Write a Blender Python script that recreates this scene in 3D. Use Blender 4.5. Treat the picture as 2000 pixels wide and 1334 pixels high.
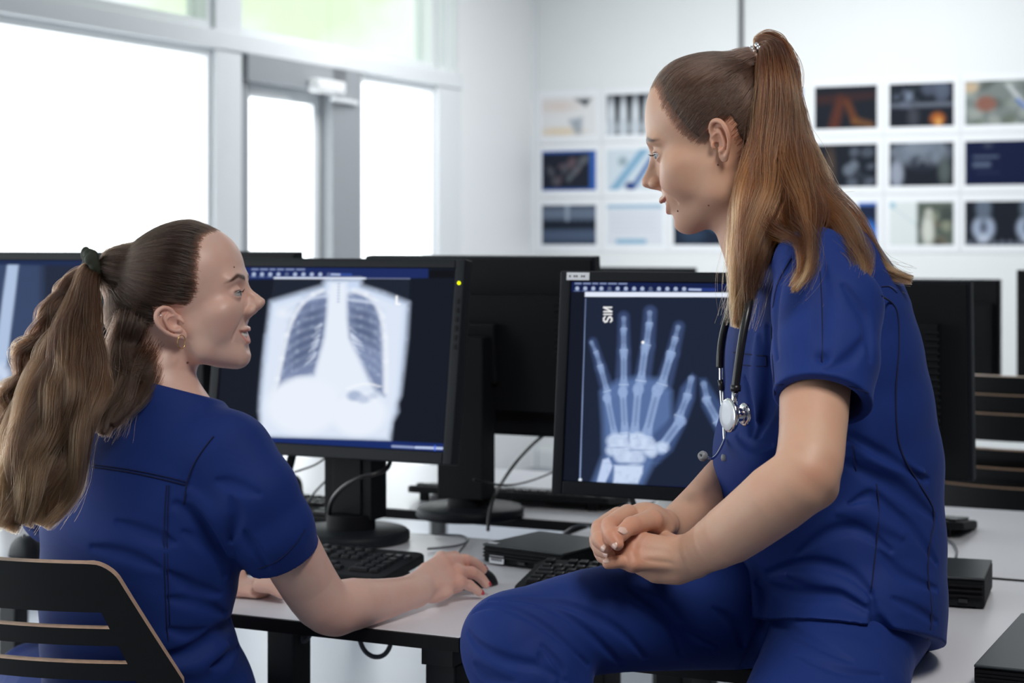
import bpy, bmesh, math, random
import numpy as np
from mathutils import Vector, Matrix, Quaternion, Euler

# ---------------------------------------------------------------- camera, world, lights, exposure
for o in list(bpy.data.objects):
    bpy.data.objects.remove(o)
SC = bpy.context.scene
COL = SC.collection
PI = math.pi
FPX = 3500.0            # focal length in pixels of a 2000 px wide frame
CAMZ = 1.28
HOR = 470.0             # horizon row (the lens is shifted, the camera is level)
TH = math.radians(25.4) # the room is turned against the camera by this angle
CT, ST = math.cos(TH), math.sin(TH)

cam_d = bpy.data.cameras.new('camera')
cam = bpy.data.objects.new('camera', cam_d)
COL.objects.link(cam)
cam.location = (0, 0, CAMZ)
cam.rotation_euler = (PI / 2, 0, 0)
cam_d.sensor_width = 36
cam_d.lens = FPX / 2000 * 36
cam_d.shift_x = 0.0
cam_d.shift_y = -(1334 / 2 - HOR) / 2000
cam_d.clip_start = 0.05
cam_d.clip_end = 200
cam_d.dof.use_dof = True
cam_d.dof.focus_distance = 2.26
cam_d.dof.aperture_fstop = 5.4
SC.camera = cam

SC.view_settings.view_transform = 'Standard'
SC.view_settings.look = 'None'
SC.view_settings.gamma = 1
SC.view_settings.exposure = 0.30
SC.view_settings.use_curve_mapping = False
SC.cycles.max_bounces = 8
SC.cycles.diffuse_bounces = 4
SC.cycles.transparent_max_bounces = 16
SC.cycles.caustics_reflective = False
SC.cycles.caustics_refractive = False
SC.cycles.sample_clamp_indirect = 6.0

def nodes_of(m):
    m.use_nodes = True
    return m.node_tree.nodes, m.node_tree.links

world = bpy.data.worlds.new('outdoors')
SC.world = world
world.use_nodes = True
wn, wl = world.node_tree.nodes, world.node_tree.links
bg = wn['Background']
tc = wn.new('ShaderNodeTexCoord')
nz = wn.new('ShaderNodeTexNoise'); nz.inputs['Scale'].default_value = 14; nz.inputs['Detail'].default_value = 3
rmp = wn.new('ShaderNodeValToRGB')
rmp.color_ramp.elements[0].position = 0.42; rmp.color_ramp.elements[0].color = (0.74, 0.90, 0.62, 1)
rmp.color_ramp.elements[1].position = 0.60; rmp.color_ramp.elements[1].color = (0.93, 0.98, 1.0, 1)
wl.new(tc.outputs['Generated'], nz.inputs['Vector'])
wl.new(nz.outputs['Fac'], rmp.inputs['Fac'])
wl.new(rmp.outputs['Color'], bg.inputs['Color'])
bg.inputs['Strength'].default_value = 1.05

def R2W(u, v, z=0.0):
    """room coordinates (u along the desks, v away from the desks' front) to world"""
    return Vector((CT * u + ST * v, -ST * u + CT * v, z))

def area(name, u, v, z, su, sv, power, col=(1, 1, 1), look=None, spread=PI):
    d = bpy.data.lights.new(name, 'AREA')
    d.shape = 'RECTANGLE'; d.size = su; d.size_y = sv; d.energy = power; d.color = col
    d.spread = spread
    o = bpy.data.objects.new(name, d); COL.objects.link(o)
    o.location = R2W(u, v, z)
    q = (look - o.location).to_track_quat('-Z', 'Y')
    o.rotation_euler = q.to_euler()
    return o

# fill lights added near the ceiling, out of frame, to brighten faces and walls
area('fill_light', 0.35, 0.9, 2.95, 1.2, 0.6, 40, (1.0, 0.96, 0.9), R2W(0.6, 1.0, 0))
area('fill_light', -2.5, 7.3, 2.95, 2.6, 1.2, 52, (0.97, 0.98, 1.0), R2W(-2.7, 7.6, 0))

# ---------------------------------------------------------------- helpers
def mat(name, col, rough=0.5, metal=0.0, spec=0.5, bump=None, emit=None, es=1.0, vary=None, coat=0.0, sheen=0.0, sss=0.0):
    m = bpy.data.materials.new(name)
    n, l = nodes_of(m)
    b = n['Principled BSDF']
    b.inputs['Base Color'].default_value = (*col, 1)
    b.inputs['Roughness'].default_value = rough
    b.inputs['Metallic'].default_value = metal
    b.inputs['Specular IOR Level'].default_value = spec
    b.inputs['Coat Weight'].default_value = coat
    b.inputs['Sheen Weight'].default_value = sheen
    if emit:
        b.inputs['Emission Color'].default_value = (*emit, 1)
        b.inputs['Emission Strength'].default_value = es
    if vary or bump:
        t = n.new('ShaderNodeTexCoord')
    if vary:
        sc, amt = vary
        z = n.new('ShaderNodeTexNoise'); z.inputs['Scale'].default_value = sc; z.inputs['Detail'].default_value = 5
        l.new(t.outputs['Object'], z.inputs['Vector'])
        x = n.new('ShaderNodeMixRGB'); x.blend_type = 'MULTIPLY'; x.inputs['Fac'].default_value = 1
        r = n.new('ShaderNodeValToRGB')
        r.color_ramp.elements[0].position = 0.3; r.color_ramp.elements[0].color = (1 - amt,) * 3 + (1,)
        r.color_ramp.elements[1].position = 0.7; r.color_ramp.elements[1].color = (1, 1, 1, 1)
        l.new(z.outputs['Fac'], r.inputs['Fac'])
        x.inputs['Color1'].default_value = (*col, 1)
        l.new(r.outputs['Color'], x.inputs['Color2'])
        l.new(x.outputs['Color'], b.inputs['Base Color'])
    if bump:
        sc, dist = bump
        z = n.new('ShaderNodeTexNoise'); z.inputs['Scale'].default_value = sc; z.inputs['Detail'].default_value = 3
        l.new(t.outputs['Object'], z.inputs['Vector'])
        bp = n.new('ShaderNodeBump'); bp.inputs['Distance'].default_value = dist
        l.new(z.outputs['Fac'], bp.inputs['Height'])
        l.new(bp.outputs['Normal'], b.inputs['Normal'])
    return m

def emat(name, col, s):
    m = bpy.data.materials.new(name)
    n, l = nodes_of(m)
    n.remove(n['Principled BSDF'])
    e = n.new('ShaderNodeEmission'); e.inputs['Color'].default_value = (*col, 1); e.inputs['Strength'].default_value = s
    l.new(e.outputs[0], n['Material Output'].inputs['Surface'])
    return m

def tag(o, label=None, cat=None, group=None, kind=None):
    if label: o['label'] = label
    if cat: o['category'] = cat
    if group: o['group'] = group
    if kind: o['kind'] = kind
    return o

def empty(name, loc, rz=0.0, label=None, cat=None, group=None):
    o = bpy.data.objects.new(name, None); COL.objects.link(o)
    o.empty_display_size = 0.05
    o.location = loc; o.rotation_euler = (0, 0, rz)
    return tag(o, label, cat, group)

class MB:
    """collects shapes, builds ONE mesh object"""
    def __init__(s): s.v = []; s.f = []; s.sm = []
    def add(s, vs, fs, smooth=False, M=None):
        k = len(s.v)
        if M is not None: vs = [M @ Vector(p) for p in vs]
        s.v += [tuple(p) for p in vs]; s.f += [tuple(i + k for i in f) for f in fs]; s.sm += [smooth] * len(fs)
        return s
    def box(s, c, d, M=None, rz=0, rx=0):
        hx, hy, hz = d[0] / 2, d[1] / 2, d[2] / 2
        R = Matrix.Rotation(rz, 3, 'Z') @ Matrix.Rotation(rx, 3, 'X')
        vs = [Vector(c) + R @ Vector((x, y, z)) for x in (-hx, hx) for y in (-hy, hy) for z in (-hz, hz)]
        fs = [(0, 1, 3, 2), (4, 6, 7, 5), (0, 4, 5, 1), (2, 3, 7, 6), (0, 2, 6, 4), (1, 5, 7, 3)]
        return s.add(vs, fs, False, M)
    def prism(s, pts, y0, y1, axis='Y', M=None, smooth=False):
        """polygon pts extruded; axis Y: pts are (x,z); axis Z: pts are (x,y); axis X: (y,z)"""
        n = len(pts)
        if axis == 'Y': mk = lambda p, h: (p[0], h, p[1])
        elif axis == 'Z': mk = lambda p, h: (p[0], p[1], h)
        else: mk = lambda p, h: (h, p[0], p[1])
        vs = [mk(p, y0) for p in pts] + [mk(p, y1) for p in pts]
        fs = [tuple(range(n)), tuple(range(2 * n - 1, n - 1, -1))]
        k = len(s.f)
        s.add(vs, fs, False, M)
        fs = [(i, i + n, (i + 1) % n + n, (i + 1) % n) for i in range(n)]
        kk = len(s.v) - 2 * n
        s.f += [tuple(i + kk for i in f) for f in fs]; s.sm += [smooth] * n
        return s
    def lathe(s, prof, n=32, c=(0, 0, 0), M=None, smooth=True, sx=1, sy=1):
        vs = []; fs = []
        for (r, z) in prof:
            for i in range(n):
                a = 2 * PI * i / n
                vs.append((c[0] + sx * r * math.cos(a), c[1] + sy * r * math.sin(a), c[2] + z))
        m = len(prof)
        for j in range(m - 1):
            for i in range(n):
                fs.append((j * n + i, j * n + (i + 1) % n, (j + 1) * n + (i + 1) % n, (j + 1) * n + i))
        fs.append(tuple(range(n - 1, -1, -1))); fs.append(tuple(range((m - 1) * n, m * n)))
        return s.add(vs, fs, smooth, M)
    def tube(s, pts, r, n=10, closed=False, M=None, sx=1.0):
        pts = [Vector(p) for p in pts]; m = len(pts)
        rs = r if hasattr(r, '__len__') else [r] * m
        vs = []; fs = []; up = None
        for i, p in enumerate(pts):
            if closed: t = pts[(i + 1) % m] - pts[i - 1]
            else: t = pts[min(i + 1, m - 1)] - pts[max(i - 1, 0)]
            t.normalize()
            if up is None:
                up = Vector((0, 0, 1)) if abs(t.z) < .9 else Vector((1, 0, 0))
            a = t.cross(up).normalized(); b = a.cross(t).normalized(); up = b
            for k in range(n):
                w = 2 * PI * k / n
                vs.append(p + a * (math.cos(w) * rs[i] * sx) + b * (math.sin(w) * rs[i]))
        for i in range(m if closed else m - 1):
            for k in range(n):
                j = (i + 1) % m
                fs.append((i * n + k, i * n + (k + 1) % n, j * n + (k + 1) % n, j * n + k))
        if not closed:
            fs.append(tuple(range(n))); fs.append(tuple(range(m * n - 1, (m - 1) * n - 1, -1)))
        return s.add(vs, fs, True, M)
    def build(s, name, material, parent=None, bevel=0, seg=2, loc=None):
        me = bpy.data.meshes.new(name)
        me.from_pydata(s.v, [], s.f); me.validate()
        me.polygons.foreach_set('use_smooth', s.sm[:len(me.polygons)] if len(s.sm) >= len(me.polygons) else [False] * len(me.polygons))
        bm = bmesh.new(); bm.from_mesh(me); bmesh.ops.recalc_face_normals(bm, faces=bm.faces); bm.to_mesh(me); bm.free()
        me.materials.append(material)
        o = bpy.data.objects.new(name, me); COL.objects.link(o)
        if parent is not None: o.parent = parent
        if loc is not None: o.location = loc
        if bevel:
            b = o.modifiers.new('bevel', 'BEVEL'); b.width = bevel; b.segments = seg; b.limit_method = 'ANGLE'
            b.angle_limit = math.radians(40)
            for p in me.polygons: p.use_smooth = True
            w = o.modifiers.new('wn', 'WEIGHTED_NORMAL'); w.keep_sharp = True
        return o

def catmull(pts, n=8, closed=False):
    P = [Vector(p) for p in pts]; out = []; m = len(P)
    rng = range(m if closed else m - 1)
    for i in rng:
        if closed: p0, p1, p2, p3 = P[i - 1], P[i], P[(i + 1) % m], P[(i + 2) % m]
        else: p0, p1, p2, p3 = P[max(i - 1, 0)], P[i], P[i + 1], P[min(i + 2, m - 1)]
        for k in range(n):
            t = k / n
            out.append(0.5 * ((2 * p1) + (p2 - p0) * t + (2 * p0 - 5 * p1 + 4 * p2 - p3) * t * t + (3 * p1 - p0 - 3 * p2 + p3) * t ** 3))
    if not closed: out.append(P[-1])
    return out

def copy_tree(o, parent=None):
    c = o.copy(); COL.objects.link(c); c.parent = parent
    for ch in list(o.children): copy_tree(ch, c)
    return c

def color_grid(name, w, h, nx, ny, rgb, material, parent=None, M=None):
    """flat panel in local XZ (facing -Y), colours per vertex from rgb[ny,nx,3] (row 0 = top)"""
    xs = np.linspace(-w / 2, w / 2, nx); zs = np.linspace(h / 2, -h / 2, ny)
    X, Z = np.meshgrid(xs, zs)
    co = np.stack([X, np.zeros_like(X), Z], -1).reshape(-1, 3)
    idx = np.arange(nx * ny).reshape(ny, nx)
    f = np.stack([idx[1:, :-1], idx[1:, 1:], idx[:-1, 1:], idx[:-1, :-1]], -1).reshape(-1, 4)
    me = bpy.data.meshes.new(name)
    me.vertices.add(len(co)); me.vertices.foreach_set('co', co.astype(np.float32).ravel())
    me.loops.add(f.size); me.loops.foreach_set('vertex_index', f.ravel().astype(np.int32))
    me.polygons.add(len(f)); me.polygons.foreach_set('loop_start', np.arange(0, f.size, 4, dtype=np.int32))
    me.update(calc_edges=True)
    a = me.color_attributes.new('picture', 'FLOAT_COLOR', 'POINT')
    c4 = np.ones((nx * ny, 4), np.float32); c4[:, :3] = rgb.reshape(-1, 3)
    a.data.foreach_set('color', c4.ravel())
    me.materials.append(material)
    o = bpy.data.objects.new(name, me); COL.objects.link(o)
    if parent is not None: o.parent = parent
    if M is not None: o.matrix_local = M
    return o

def srgb(c):
    c = np.asarray(c, float) / 255.0
    return np.where(c <= .04045, c / 12.92, ((c + .055) / 1.055) ** 2.4)
def S(r, g, b): return tuple(float(x) for x in srgb((r, g, b)))
# ---------------------------------------------------------------- the room
M_WALL = mat('painted wall', (0.84, 0.86, 0.86), 0.6, bump=(60, 0.0004))
M_PIER = mat('white pier', (0.92, 0.93, 0.93), 0.5)
M_CEIL = mat('ceiling paint', (0.50, 0.52, 0.53), 0.9)
M_FAR = mat('grey painted wall', (0.20, 0.21, 0.23), 0.7)
M_FLOOR = mat('pale vinyl floor', (0.25, 0.27, 0.31), 0.4, vary=(3, .08))
M_FRAME = mat('light grey window frame', (0.84, 0.87, 0.88), 0.4)
M_DFRAME = mat('grey door frame', (0.33, 0.35, 0.37), 0.4)
M_PANE = emat('daylit blind behind glass', (0.925, 0.972, 1.0), 3.2)
M_DARK = mat('shadow gap', (0.10, 0.11, 0.12), 0.7)
UW, VB = -4.23, 9.2
def struct(name, mb, m, bevel=0, parent=None):
    o = mb.build(name, m, parent, bevel)
    if parent is None:
        o.rotation_euler = (0, 0, -TH); tag(o, kind='structure')
    return o
ZC = 3.05
struct('floor', MB().box((0.4, 2.6, -0.05), (9.6, 13.6, 0.1)), M_FLOOR)
struct('ceiling', MB().box((0.4, 2.6, ZC + .05), (9.6, 13.6, 0.1)), M_CEIL)
struct('wall_back', MB().box((0.4, VB + .06, ZC / 2), (9.26, .12, ZC)), M_WALL)
struct('wall_right', MB().box((5.06, 2.6, ZC / 2), (.12, 13.1, ZC)), M_FAR)
struct('wall_front', MB().box((0.4, -4.06, ZC / 2), (9.26, .12, ZC)), M_FAR)
# window wall
mb = MB()
mb.box((UW - .06, (8.255 + VB) / 2, ZC / 2), (.12, VB - 8.255, ZC))
mb.box((UW - .06, 2.1, ZC - .04), (.12, 12.3, .08))
mb.box((UW - .06, 1.0, .04), (.12, 10.1, .08))
struct('wall_left', mb, M_PIER)
posts = [-3.9, -1.7, 0.6, 2.9, 6.155]
wn_ = 1
def window(v0, v1, z0, z1, pane_m, inset=.05, fr=.035):
    global wn_
    f = MB()
    f.box((UW - .05, v0 + fr / 2, (z0 + z1) / 2), (.1, fr, z1 - z0)); f.box((UW - .05, v1 - fr / 2, (z0 + z1) / 2), (.1, fr, z1 - z0))
    f.box((UW - .05, (v0 + v1) / 2, z0 + fr / 2), (.1, v1 - v0 - 2 * fr, fr)); f.box((UW - .05, (v0 + v1) / 2, z1 - fr / 2), (.1, v1 - v0 - 2 * fr, fr))
    o = struct('window_%d' % wn_, f, M_FRAME); wn_ += 1
    if pane_m:
        MB().box((UW - inset - .01, (v0 + v1) / 2, (z0 + z1) / 2), (.008, v1 - v0 - 2 * fr, z1 - z0 - 2 * fr)).build('pane', pane_m, o)
    return o
M_GLASS = bpy.data.materials.new('clear glass')
_n, _l = nodes_of(M_GLASS); _n.remove(_n['Principled BSDF'])
_t = _n.new('ShaderNodeBsdfTransparent'); _t.inputs[0].default_value = (.96, .98, .98, 1)
_g = _n.new('ShaderNodeBsdfGlossy'); _g.inputs['Roughness'].default_value = .02
_x = _n.new('ShaderNodeMixShader'); _x.inputs[0].default_value = .05
_l.new(_t.outputs[0], _x.inputs[1]); _l.new(_g.outputs[0], _x.inputs[2]); _l.new(_x.outputs[0], _n['Material Output'].inputs['Surface'])
bays = [(-3.8, -1.8), (-1.6, 0.5), (0.7, 2.8), (3.0, 6.06)]
for a, b in bays:
    window(a, b, .12, 2.06, M_PANE)
    window(a, b, 2.14, 2.97, M_GLASS)
window(7.24, 8.0, .12, 2.06, M_PANE)
window(6.25, 8.0, 2.14, 2.97, M_GLASS, fr=.03)
window(8.03, 8.24, 2.14, 2.97, M_GLASS, fr=.02)
mb = MB()
mb.box((UW - .04, 2.2, 2.10), (.14, 12.1, .08))
struct('trim_1', mb, M_FRAME, .006)
mb = MB()
for a, b in ((-3.9, -3.8), (-1.8, -1.6), (.5, .7), (2.8, 3.0), (6.06, 6.25), (8.0, 8.25)):
    mb.box((UW - .045, (a + b) / 2, 1.09), (.13, b - a, 1.94))
    mb.box((UW - .045, (a + b) / 2, 2.555), (.13, b - a if a < 7 else .03, .83))
struct('trim_2', mb, M_FRAME, .004)
# glazed door with a grey frame and a closer
d = MB()
d.box((UW - .05, 6.30, 1.03), (.10, .06, 2.06)); d.box((UW - .05, 7.09, 1.03), (.16, .26, 2.06))
d.box((UW - .05, 6.68, 2.005), (.16, .80, .11))
door = struct('door_1', d, M_DFRAME, .004)
l = MB()
l.box((UW - .06, 6.36, 1.0), (.05, .06, 1.9)); l.box((UW - .06, 6.93, 1.0), (.05, .06, 1.9)); l.box((UW - .06, 6.65, 1.92), (.05, .51, .06)); l.box((UW - .06, 6.65, .12), (.05, .51, .14))
l.build('door_leaf', M_FRAME, door, .003)
MB().box((UW - .07, 6.65, 1.04), (.008, .52, 1.72)).build('pane', M_PANE, door)
cl = MB(); cl.box((UW + .06, 6.86, 1.965), (.06, .24, .06)); cl.build('door_closer', M_PIER, door, .012)
ca = MB(); ca.box((UW + .05, 7.03, 1.915), (.02, .26, .018), rz=.1); ca.build('closer_arm', M_FRAME, door)
# joints of the wall panels
mb = MB()
t = (1448 - 1000) / FPX; Yw = VB / (ST * t + CT); uj = (CT * t - ST) * Yw
mb.box((uj, VB - .004, 2.55), (.024, .012, 1.0))
struct('trim_3', mb, M_DARK)
struct('trim_4', MB().box((UW + .012, VB - .012, ZC / 2), (.024, .024, ZC)), M_FRAME)
struct('baseboard_back', MB().box((0.4, VB - .008, .05), (9.2, .016, .1)), M_FRAME)

# ---------------------------------------------------------------- printed pictures on the back wall
class Canvas:
    def __init__(s, x0, y0, x1, y1, nx, ny, base):
        s.X, s.Y = np.meshgrid(np.linspace(x0, x1, nx), np.linspace(y0, y1, ny))
        s.c = np.ones((ny, nx, 3)) * np.array(base, float)
    def mix(s, a, col):
        a = np.clip(a, 0, 1)[..., None]
        s.c = s.c * (1 - a) + np.array(col, float) * a
    def sdc(s, p, q, r0, r1):
        px, py = s.X - p[0], s.Y - p[1]; dx, dy = q[0] - p[0], q[1] - p[1]
        L = dx * dx + dy * dy + 1e-9
        t = np.clip((px * dx + py * dy) / L, 0, 1)
        return np.hypot(px - t * dx, py - t * dy) - (r0 + (r1 - r0) * t)
    def cap(s, p, q, r0, r1, soft, col, a=1.0):
        d = s.sdc(p, q, r0, r1); s.mix(a * np.clip(.5 - d / soft, 0, 1), col)
    def ell(s, c, rx, ry, soft, col, a=1.0, ang=0):
        ca, sa = math.cos(ang), math.sin(ang)
        px, py = s.X - c[0], s.Y - c[1]
        u, v = (px * ca + py * sa) / rx, (-px * sa + py * ca) / ry
        d = (np.hypot(u, v) - 1) * min(rx, ry); s.mix(a * np.clip(.5 - d / soft, 0, 1), col)
    def rect(s, x0, y0, x1, y1, col, a=1.0, soft=1.0):
        d = np.maximum(np.maximum(x0 - s.X, s.X - x1), np.maximum(y0 - s.Y, s.Y - y1)); s.mix(a * np.clip(.5 - d / soft, 0, 1), col)
    def poly(s, pts, soft, col, a=1.0):
        inside = np.zeros(s.X.shape, bool); dmin = np.full(s.X.shape, 1e9)
        n = len(pts)
        for i in range(n):
            (xa, ya), (xb, yb) = pts[i], pts[(i + 1) % n]
            dmin = np.minimum(dmin, s.sdc((xa, ya), (xb, yb), 0, 0))
            c = ((ya > s.Y) != (yb > s.Y)) & (s.X < (xb - xa) * (s.Y - ya) / (yb - ya + 1e-9) + xa)
            inside ^= c
        d = np.where(inside, -dmin, dmin); s.mix(a * np.clip(.5 - d / soft, 0, 1), col)

M_SHEET = mat('white sheet', (0.88, 0.90, 0.92), 0.5)
M_PRINT = bpy.data.materials.new('printed picture')
_n, _l = nodes_of(M_PRINT)
_a = _n.new('ShaderNodeVertexColor'); _a.layer_name = 'picture'
_l.new(_a.outputs['Color'], _n['Principled BSDF'].inputs['Base Color'])
_n['Principled BSDF'].inputs['Roughness'].default_value = .6; _n['Principled BSDF'].inputs['Specular IOR Level'].default_value = .1
NX, NY = 60, 42
rs = np.random.RandomState(5)
def blobs(c, n, x0, x1, y0, y1, r, cols, a, soft=5):
    for _ in range(n):
        c.ell((rs.uniform(x0, x1), rs.uniform(y0, y1)), rs.uniform(*r), rs.uniform(*r), soft, cols[rs.randint(len(cols))], a, rs.uniform(0, 3))
def pic(k, r):
    K = (.012, .016, .024)
    c = Canvas(0, 0, 120, 84, NX, NY, K)
    if (k, r) == (0, 0):
        c.c[:] = (.82, .82, .82); c.ell((35, 20), 40, 10, 20, (.75, .62, .55), .8); c.ell((40, 74), 45, 9, 10, (.8, .65, .45), .8)
        c.poly([(72, 6), (110, 6), (98, 22)], 6, (.05, .07, .09)); c.poly([(60, 50), (90, 45), (88, 80), (75, 80)], 10, (.28, .34, .40), .8)
    elif (k, r) == (1, 0):
        for i in range(5): c.ell((10 + 26 * i, 48), 8, 40, 6, (.72, .76, .80)); c.ell((10 + 26 * i, 70), 11, 20, 6, (.6, .65, .70))
    elif (k, r) == (0, 1):
        c.c[:] = (.04, .12, .42); c.rect(0, 5, 106, 80, (.018, .022, .035), 1, 4); blobs(c, 10, 20, 100, 20, 70, (4, 12), [(.16, .11, .13), (.12, .12, .14)], .6)
        c.cap((60, 60), (100, 15), 5, 3, 8, (.16, .18, .2), .7)
    elif (k, r) == (0, 2):
        c.c[:] = (.05, .07, .11)
        for i in range(9): c.ell((7 + 13.5 * i, 18), 5, 13, 5, (.22, .27, .36), .8)
        for i in range(9): c.ell((7 + 13.5 * i, 64), 5, 10, 6, (.11, .15, .24), .8)
        c.rect(0, 34, 120, 50, (.008, .012, .02), .9, 8); c.cap((57, 0), (57, 30), 5, 4, 4, (.34, .40, .48), .8)
    elif (k, r) == (1, 1):
        c.c[:] = (.66, .74, .80); c.cap((10, 90), (90, -10), 8, 8, 5, (.25, .45, .62)); c.cap((50, 90), (110, 0), 5, 5, 5, (.06, .16, .40)); c.ell((35, 25), 10, 10, 6, (.35, .45, .5)); c.ell((50, 76), 10, 8, 5, (.02, .05, .22))
    elif (k, r) == (1, 2) or (k, r) == (2, 2) and False:
        c.c[:] = (.74, .77, .82); c.rect(0, -5, 120, 8, (.36, .52, .66), 1, 5); c.rect(20, 72, 85, 82, (.28, .48, .64), 1, 4)
        for i in range(4): c.rect(8, 20 + 11 * i, 105, 23 + 11 * i, (.6, .64, .7), .7, 3)
    elif (k, r) == (4, 0):
        c.cap((50, 26), (36, 84), 8, 10, 12, (.12, .035, .02), .8); c.cap((62, 30), (78, 70), 6, 7, 8, (.15, .05, .02), .8); c.cap((78, 70), (108, 78), 7, 6, 8, (.18, .08, .03), .8)
        c.cap((10, 26), (112, 20), 7, 4, 18, (.07, .025, .02), .7)
    elif (k, r) == (5, 0):
        blobs(c, 12, 5, 60, 4, 44, (4, 9), [(.22, .26, .34), (.10, .12, .17), (.03, .04, .05)], .7); blobs(c, 5, 70, 110, 4, 30, (10, 16), [(.10, .12, .17)], .7, 10)
        c.rect(0, 38, 120, 46, (.16, .18, .23), .8, 6); c.ell((90, 70), 13, 12, 8, (.40, .12, .03)); c.ell((92, 76), 6, 7, 6, (.7, .35, .10)); c.ell((45, 66), 10, 20, 10, (.05, .055, .07))
    elif (k, r) == (6, 0):
        c.c[:] = (.20, .23, .22); blobs(c, 26, 0, 130, 0, 84, (5, 14), [(.32, .36, .33), (.08, .09, .08), (.40, .42, .38), (.12, .14, .10)], .6)
        c.ell((10, 12), 12, 10, 8, (.55, .42, .28)); c.ell((36, 44), 18, 15, 8, (.26, .12, .09)); c.cap((75, 10), (125, 80), 3, 4, 6, (.62, .64, .64)); c.cap((90, 38), (118, 68), 3, 3, 5, (.08, .18, .5))
    elif (k, r) == (4, 1):
        c.ell((30, 50), 10, 44, 10, (.07, .05, .04)); blobs(c, 14, 60, 110, 10, 78, (5, 12), [(.12, .14, .18), (.18, .21, .26), (.05, .06, .08)], .7)
    elif (k, r) == (5, 1):
        c.ell((60, 20), 52, 26, 14, (.18, .21, .26)); c.ell((60, 40), 22, 15, 12, (.02, .025, .04)); c.ell((14, 60), 12, 26, 8, (.30, .33, .40)); c.ell((103, 56), 11, 26, 10, (.09, .11, .11))
        blobs(c, 14, 5, 115, 4, 40, (4, 12), [(.22, .25, .30), (.12, .14, .18)], .5)
    elif (k, r) == (6, 1):
        c.c[:] = (.006, .011, .045); c.rect(14, 28, 58, 32, (.10, .13, .2), 1, 3); c.rect(14, 40, 44, 50, (.10, .13, .2), .9, 5); c.ell((40, 8), 8, 6, 5, (.04, .05, .09)); c.rect(20, 60, 60, 62, (.03, .04, .09), 1, 3)
    elif (k, r) == (4, 2):
        c.c[:] = (.76, .79, .85); c.rect(84, 5, 120, 84, (.012, .02, .05), 1, 3); c.rect(84, 0, 120, 6, (.05, .16, .55), 1, 3); c.ell((106, 70), 14, 30, 10, (.05, .22, .75))
    elif (k, r) == (5, 2):
        c.c[:] = (.72, .77, .76); c.ell((6, 6), 6, 6, 4, (.35, .55, .65)); c.rect(52, 0, 120, 84, (.10, .12, .10), 1, 6); blobs(c, 14, 60, 114, 6, 80, (6, 14), [(.28, .30, .22), (.04, .05, .05), (.18, .14, .10)], .6)
        c.ell((72, 56), 11, 30, 8, (.62, .64, .58)); c.ell((74, 22), 7, 9, 6, (.5, .52, .45)); c.cap((6, 10), (50, 44), .8, .8, 2, (.5, .6, .62))
    elif (k, r) == (6, 2):
        for x in (32, 108):
            c.ell((x, 52), 19, 24, 8, (.36, .42, .54)); c.ell((x, 12), 13, 26, 8, (.12, .15, .20)); c.ell((x, 50), 7, 11, 6, (.10, .12, .17)); c.ell((x, 72), 9, 8, 5, (.50, .55, .65))
        for i in range(9): c.ell((8 + 14 * i, 80), 5, 5, 4, (.20, .22, .28), .7)
    elif (k, r) == (2, 2):
        c.c[:] = (.012, .02, .04); c.ell((100, 30), 30, 24, 16, (.10, .30, .50)); c.ell((40, 60), 26, 20, 16, (.03, .05, .09))
    elif (k, r) == (3, 0):
        c.c[:] = (.03, .05, .08); c.rect(0, 0, 120, 20, (.05, .13, .38), 1, 8)
    else:
        blobs(c, 14, 5, 115, 4, 80, (5, 16), [(.12, .15, .2), (.05, .06, .09), (.25, .27, .3)], .6)
    return np.clip(c.c, 0, 1)
LABELS = {
 (0, 0): 'pale anatomy drawing, top left corner of the wall grid', (0, 1): 'dark scan in a blue border, second row, left end',
 (0, 2): 'dark strip of small scans, bottom row, left end', (1, 0): 'white bone columns print, top row beside the pale drawing',
 (1, 1): 'pale blue diagonal picture in the middle row', (1, 2): 'white page with two blue bars, bottom row',
 (2, 2): 'dark print with a blue glow seen below the seated chin', (3, 0): 'dark blue print half hidden by the ponytail',
 (4, 0): 'black print with dull red branching vessel', (4, 1): 'dark grey body scan directly under the red vessel print',
 (4, 2): 'white print with dark blue right end beside long hair', (5, 0): 'black print of scans with small orange glow',
 (5, 1): 'grey pelvis scan in the middle row', (5, 2): 'white print with greenish statue like figure at right',
 (6, 0): 'speckled grey green surgery photo, top right corner', (6, 1): 'navy text slide at the right frame edge',
 (6, 2): 'black print with two white bone scans, bottom right corner'}
g = R2W(0, 0)
for k in range(7):
    for r in range(3):
        if (k, r) in ((2, 0), (2, 1), (3, 1), (3, 2)): continue
        u0 = -4.179 + .394 * k; zc = 1.976 - .304 * r
        t_ = empty('wall_print', R2W(u0 + .165, VB - .001, zc), -TH, LABELS[(k, r)], 'picture', 'printed scans pinned on the back wall')
        MB().box((.002, -.003, 0), (.388, .002, .297)).build('sheet', M_SHEET, t_)
        color_grid('picture', .33 if k < 6 else .345, .222, NX, NY, pic(k, r), M_PRINT, t_, Matrix.Translation((0, -.0046, 0)))
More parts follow.
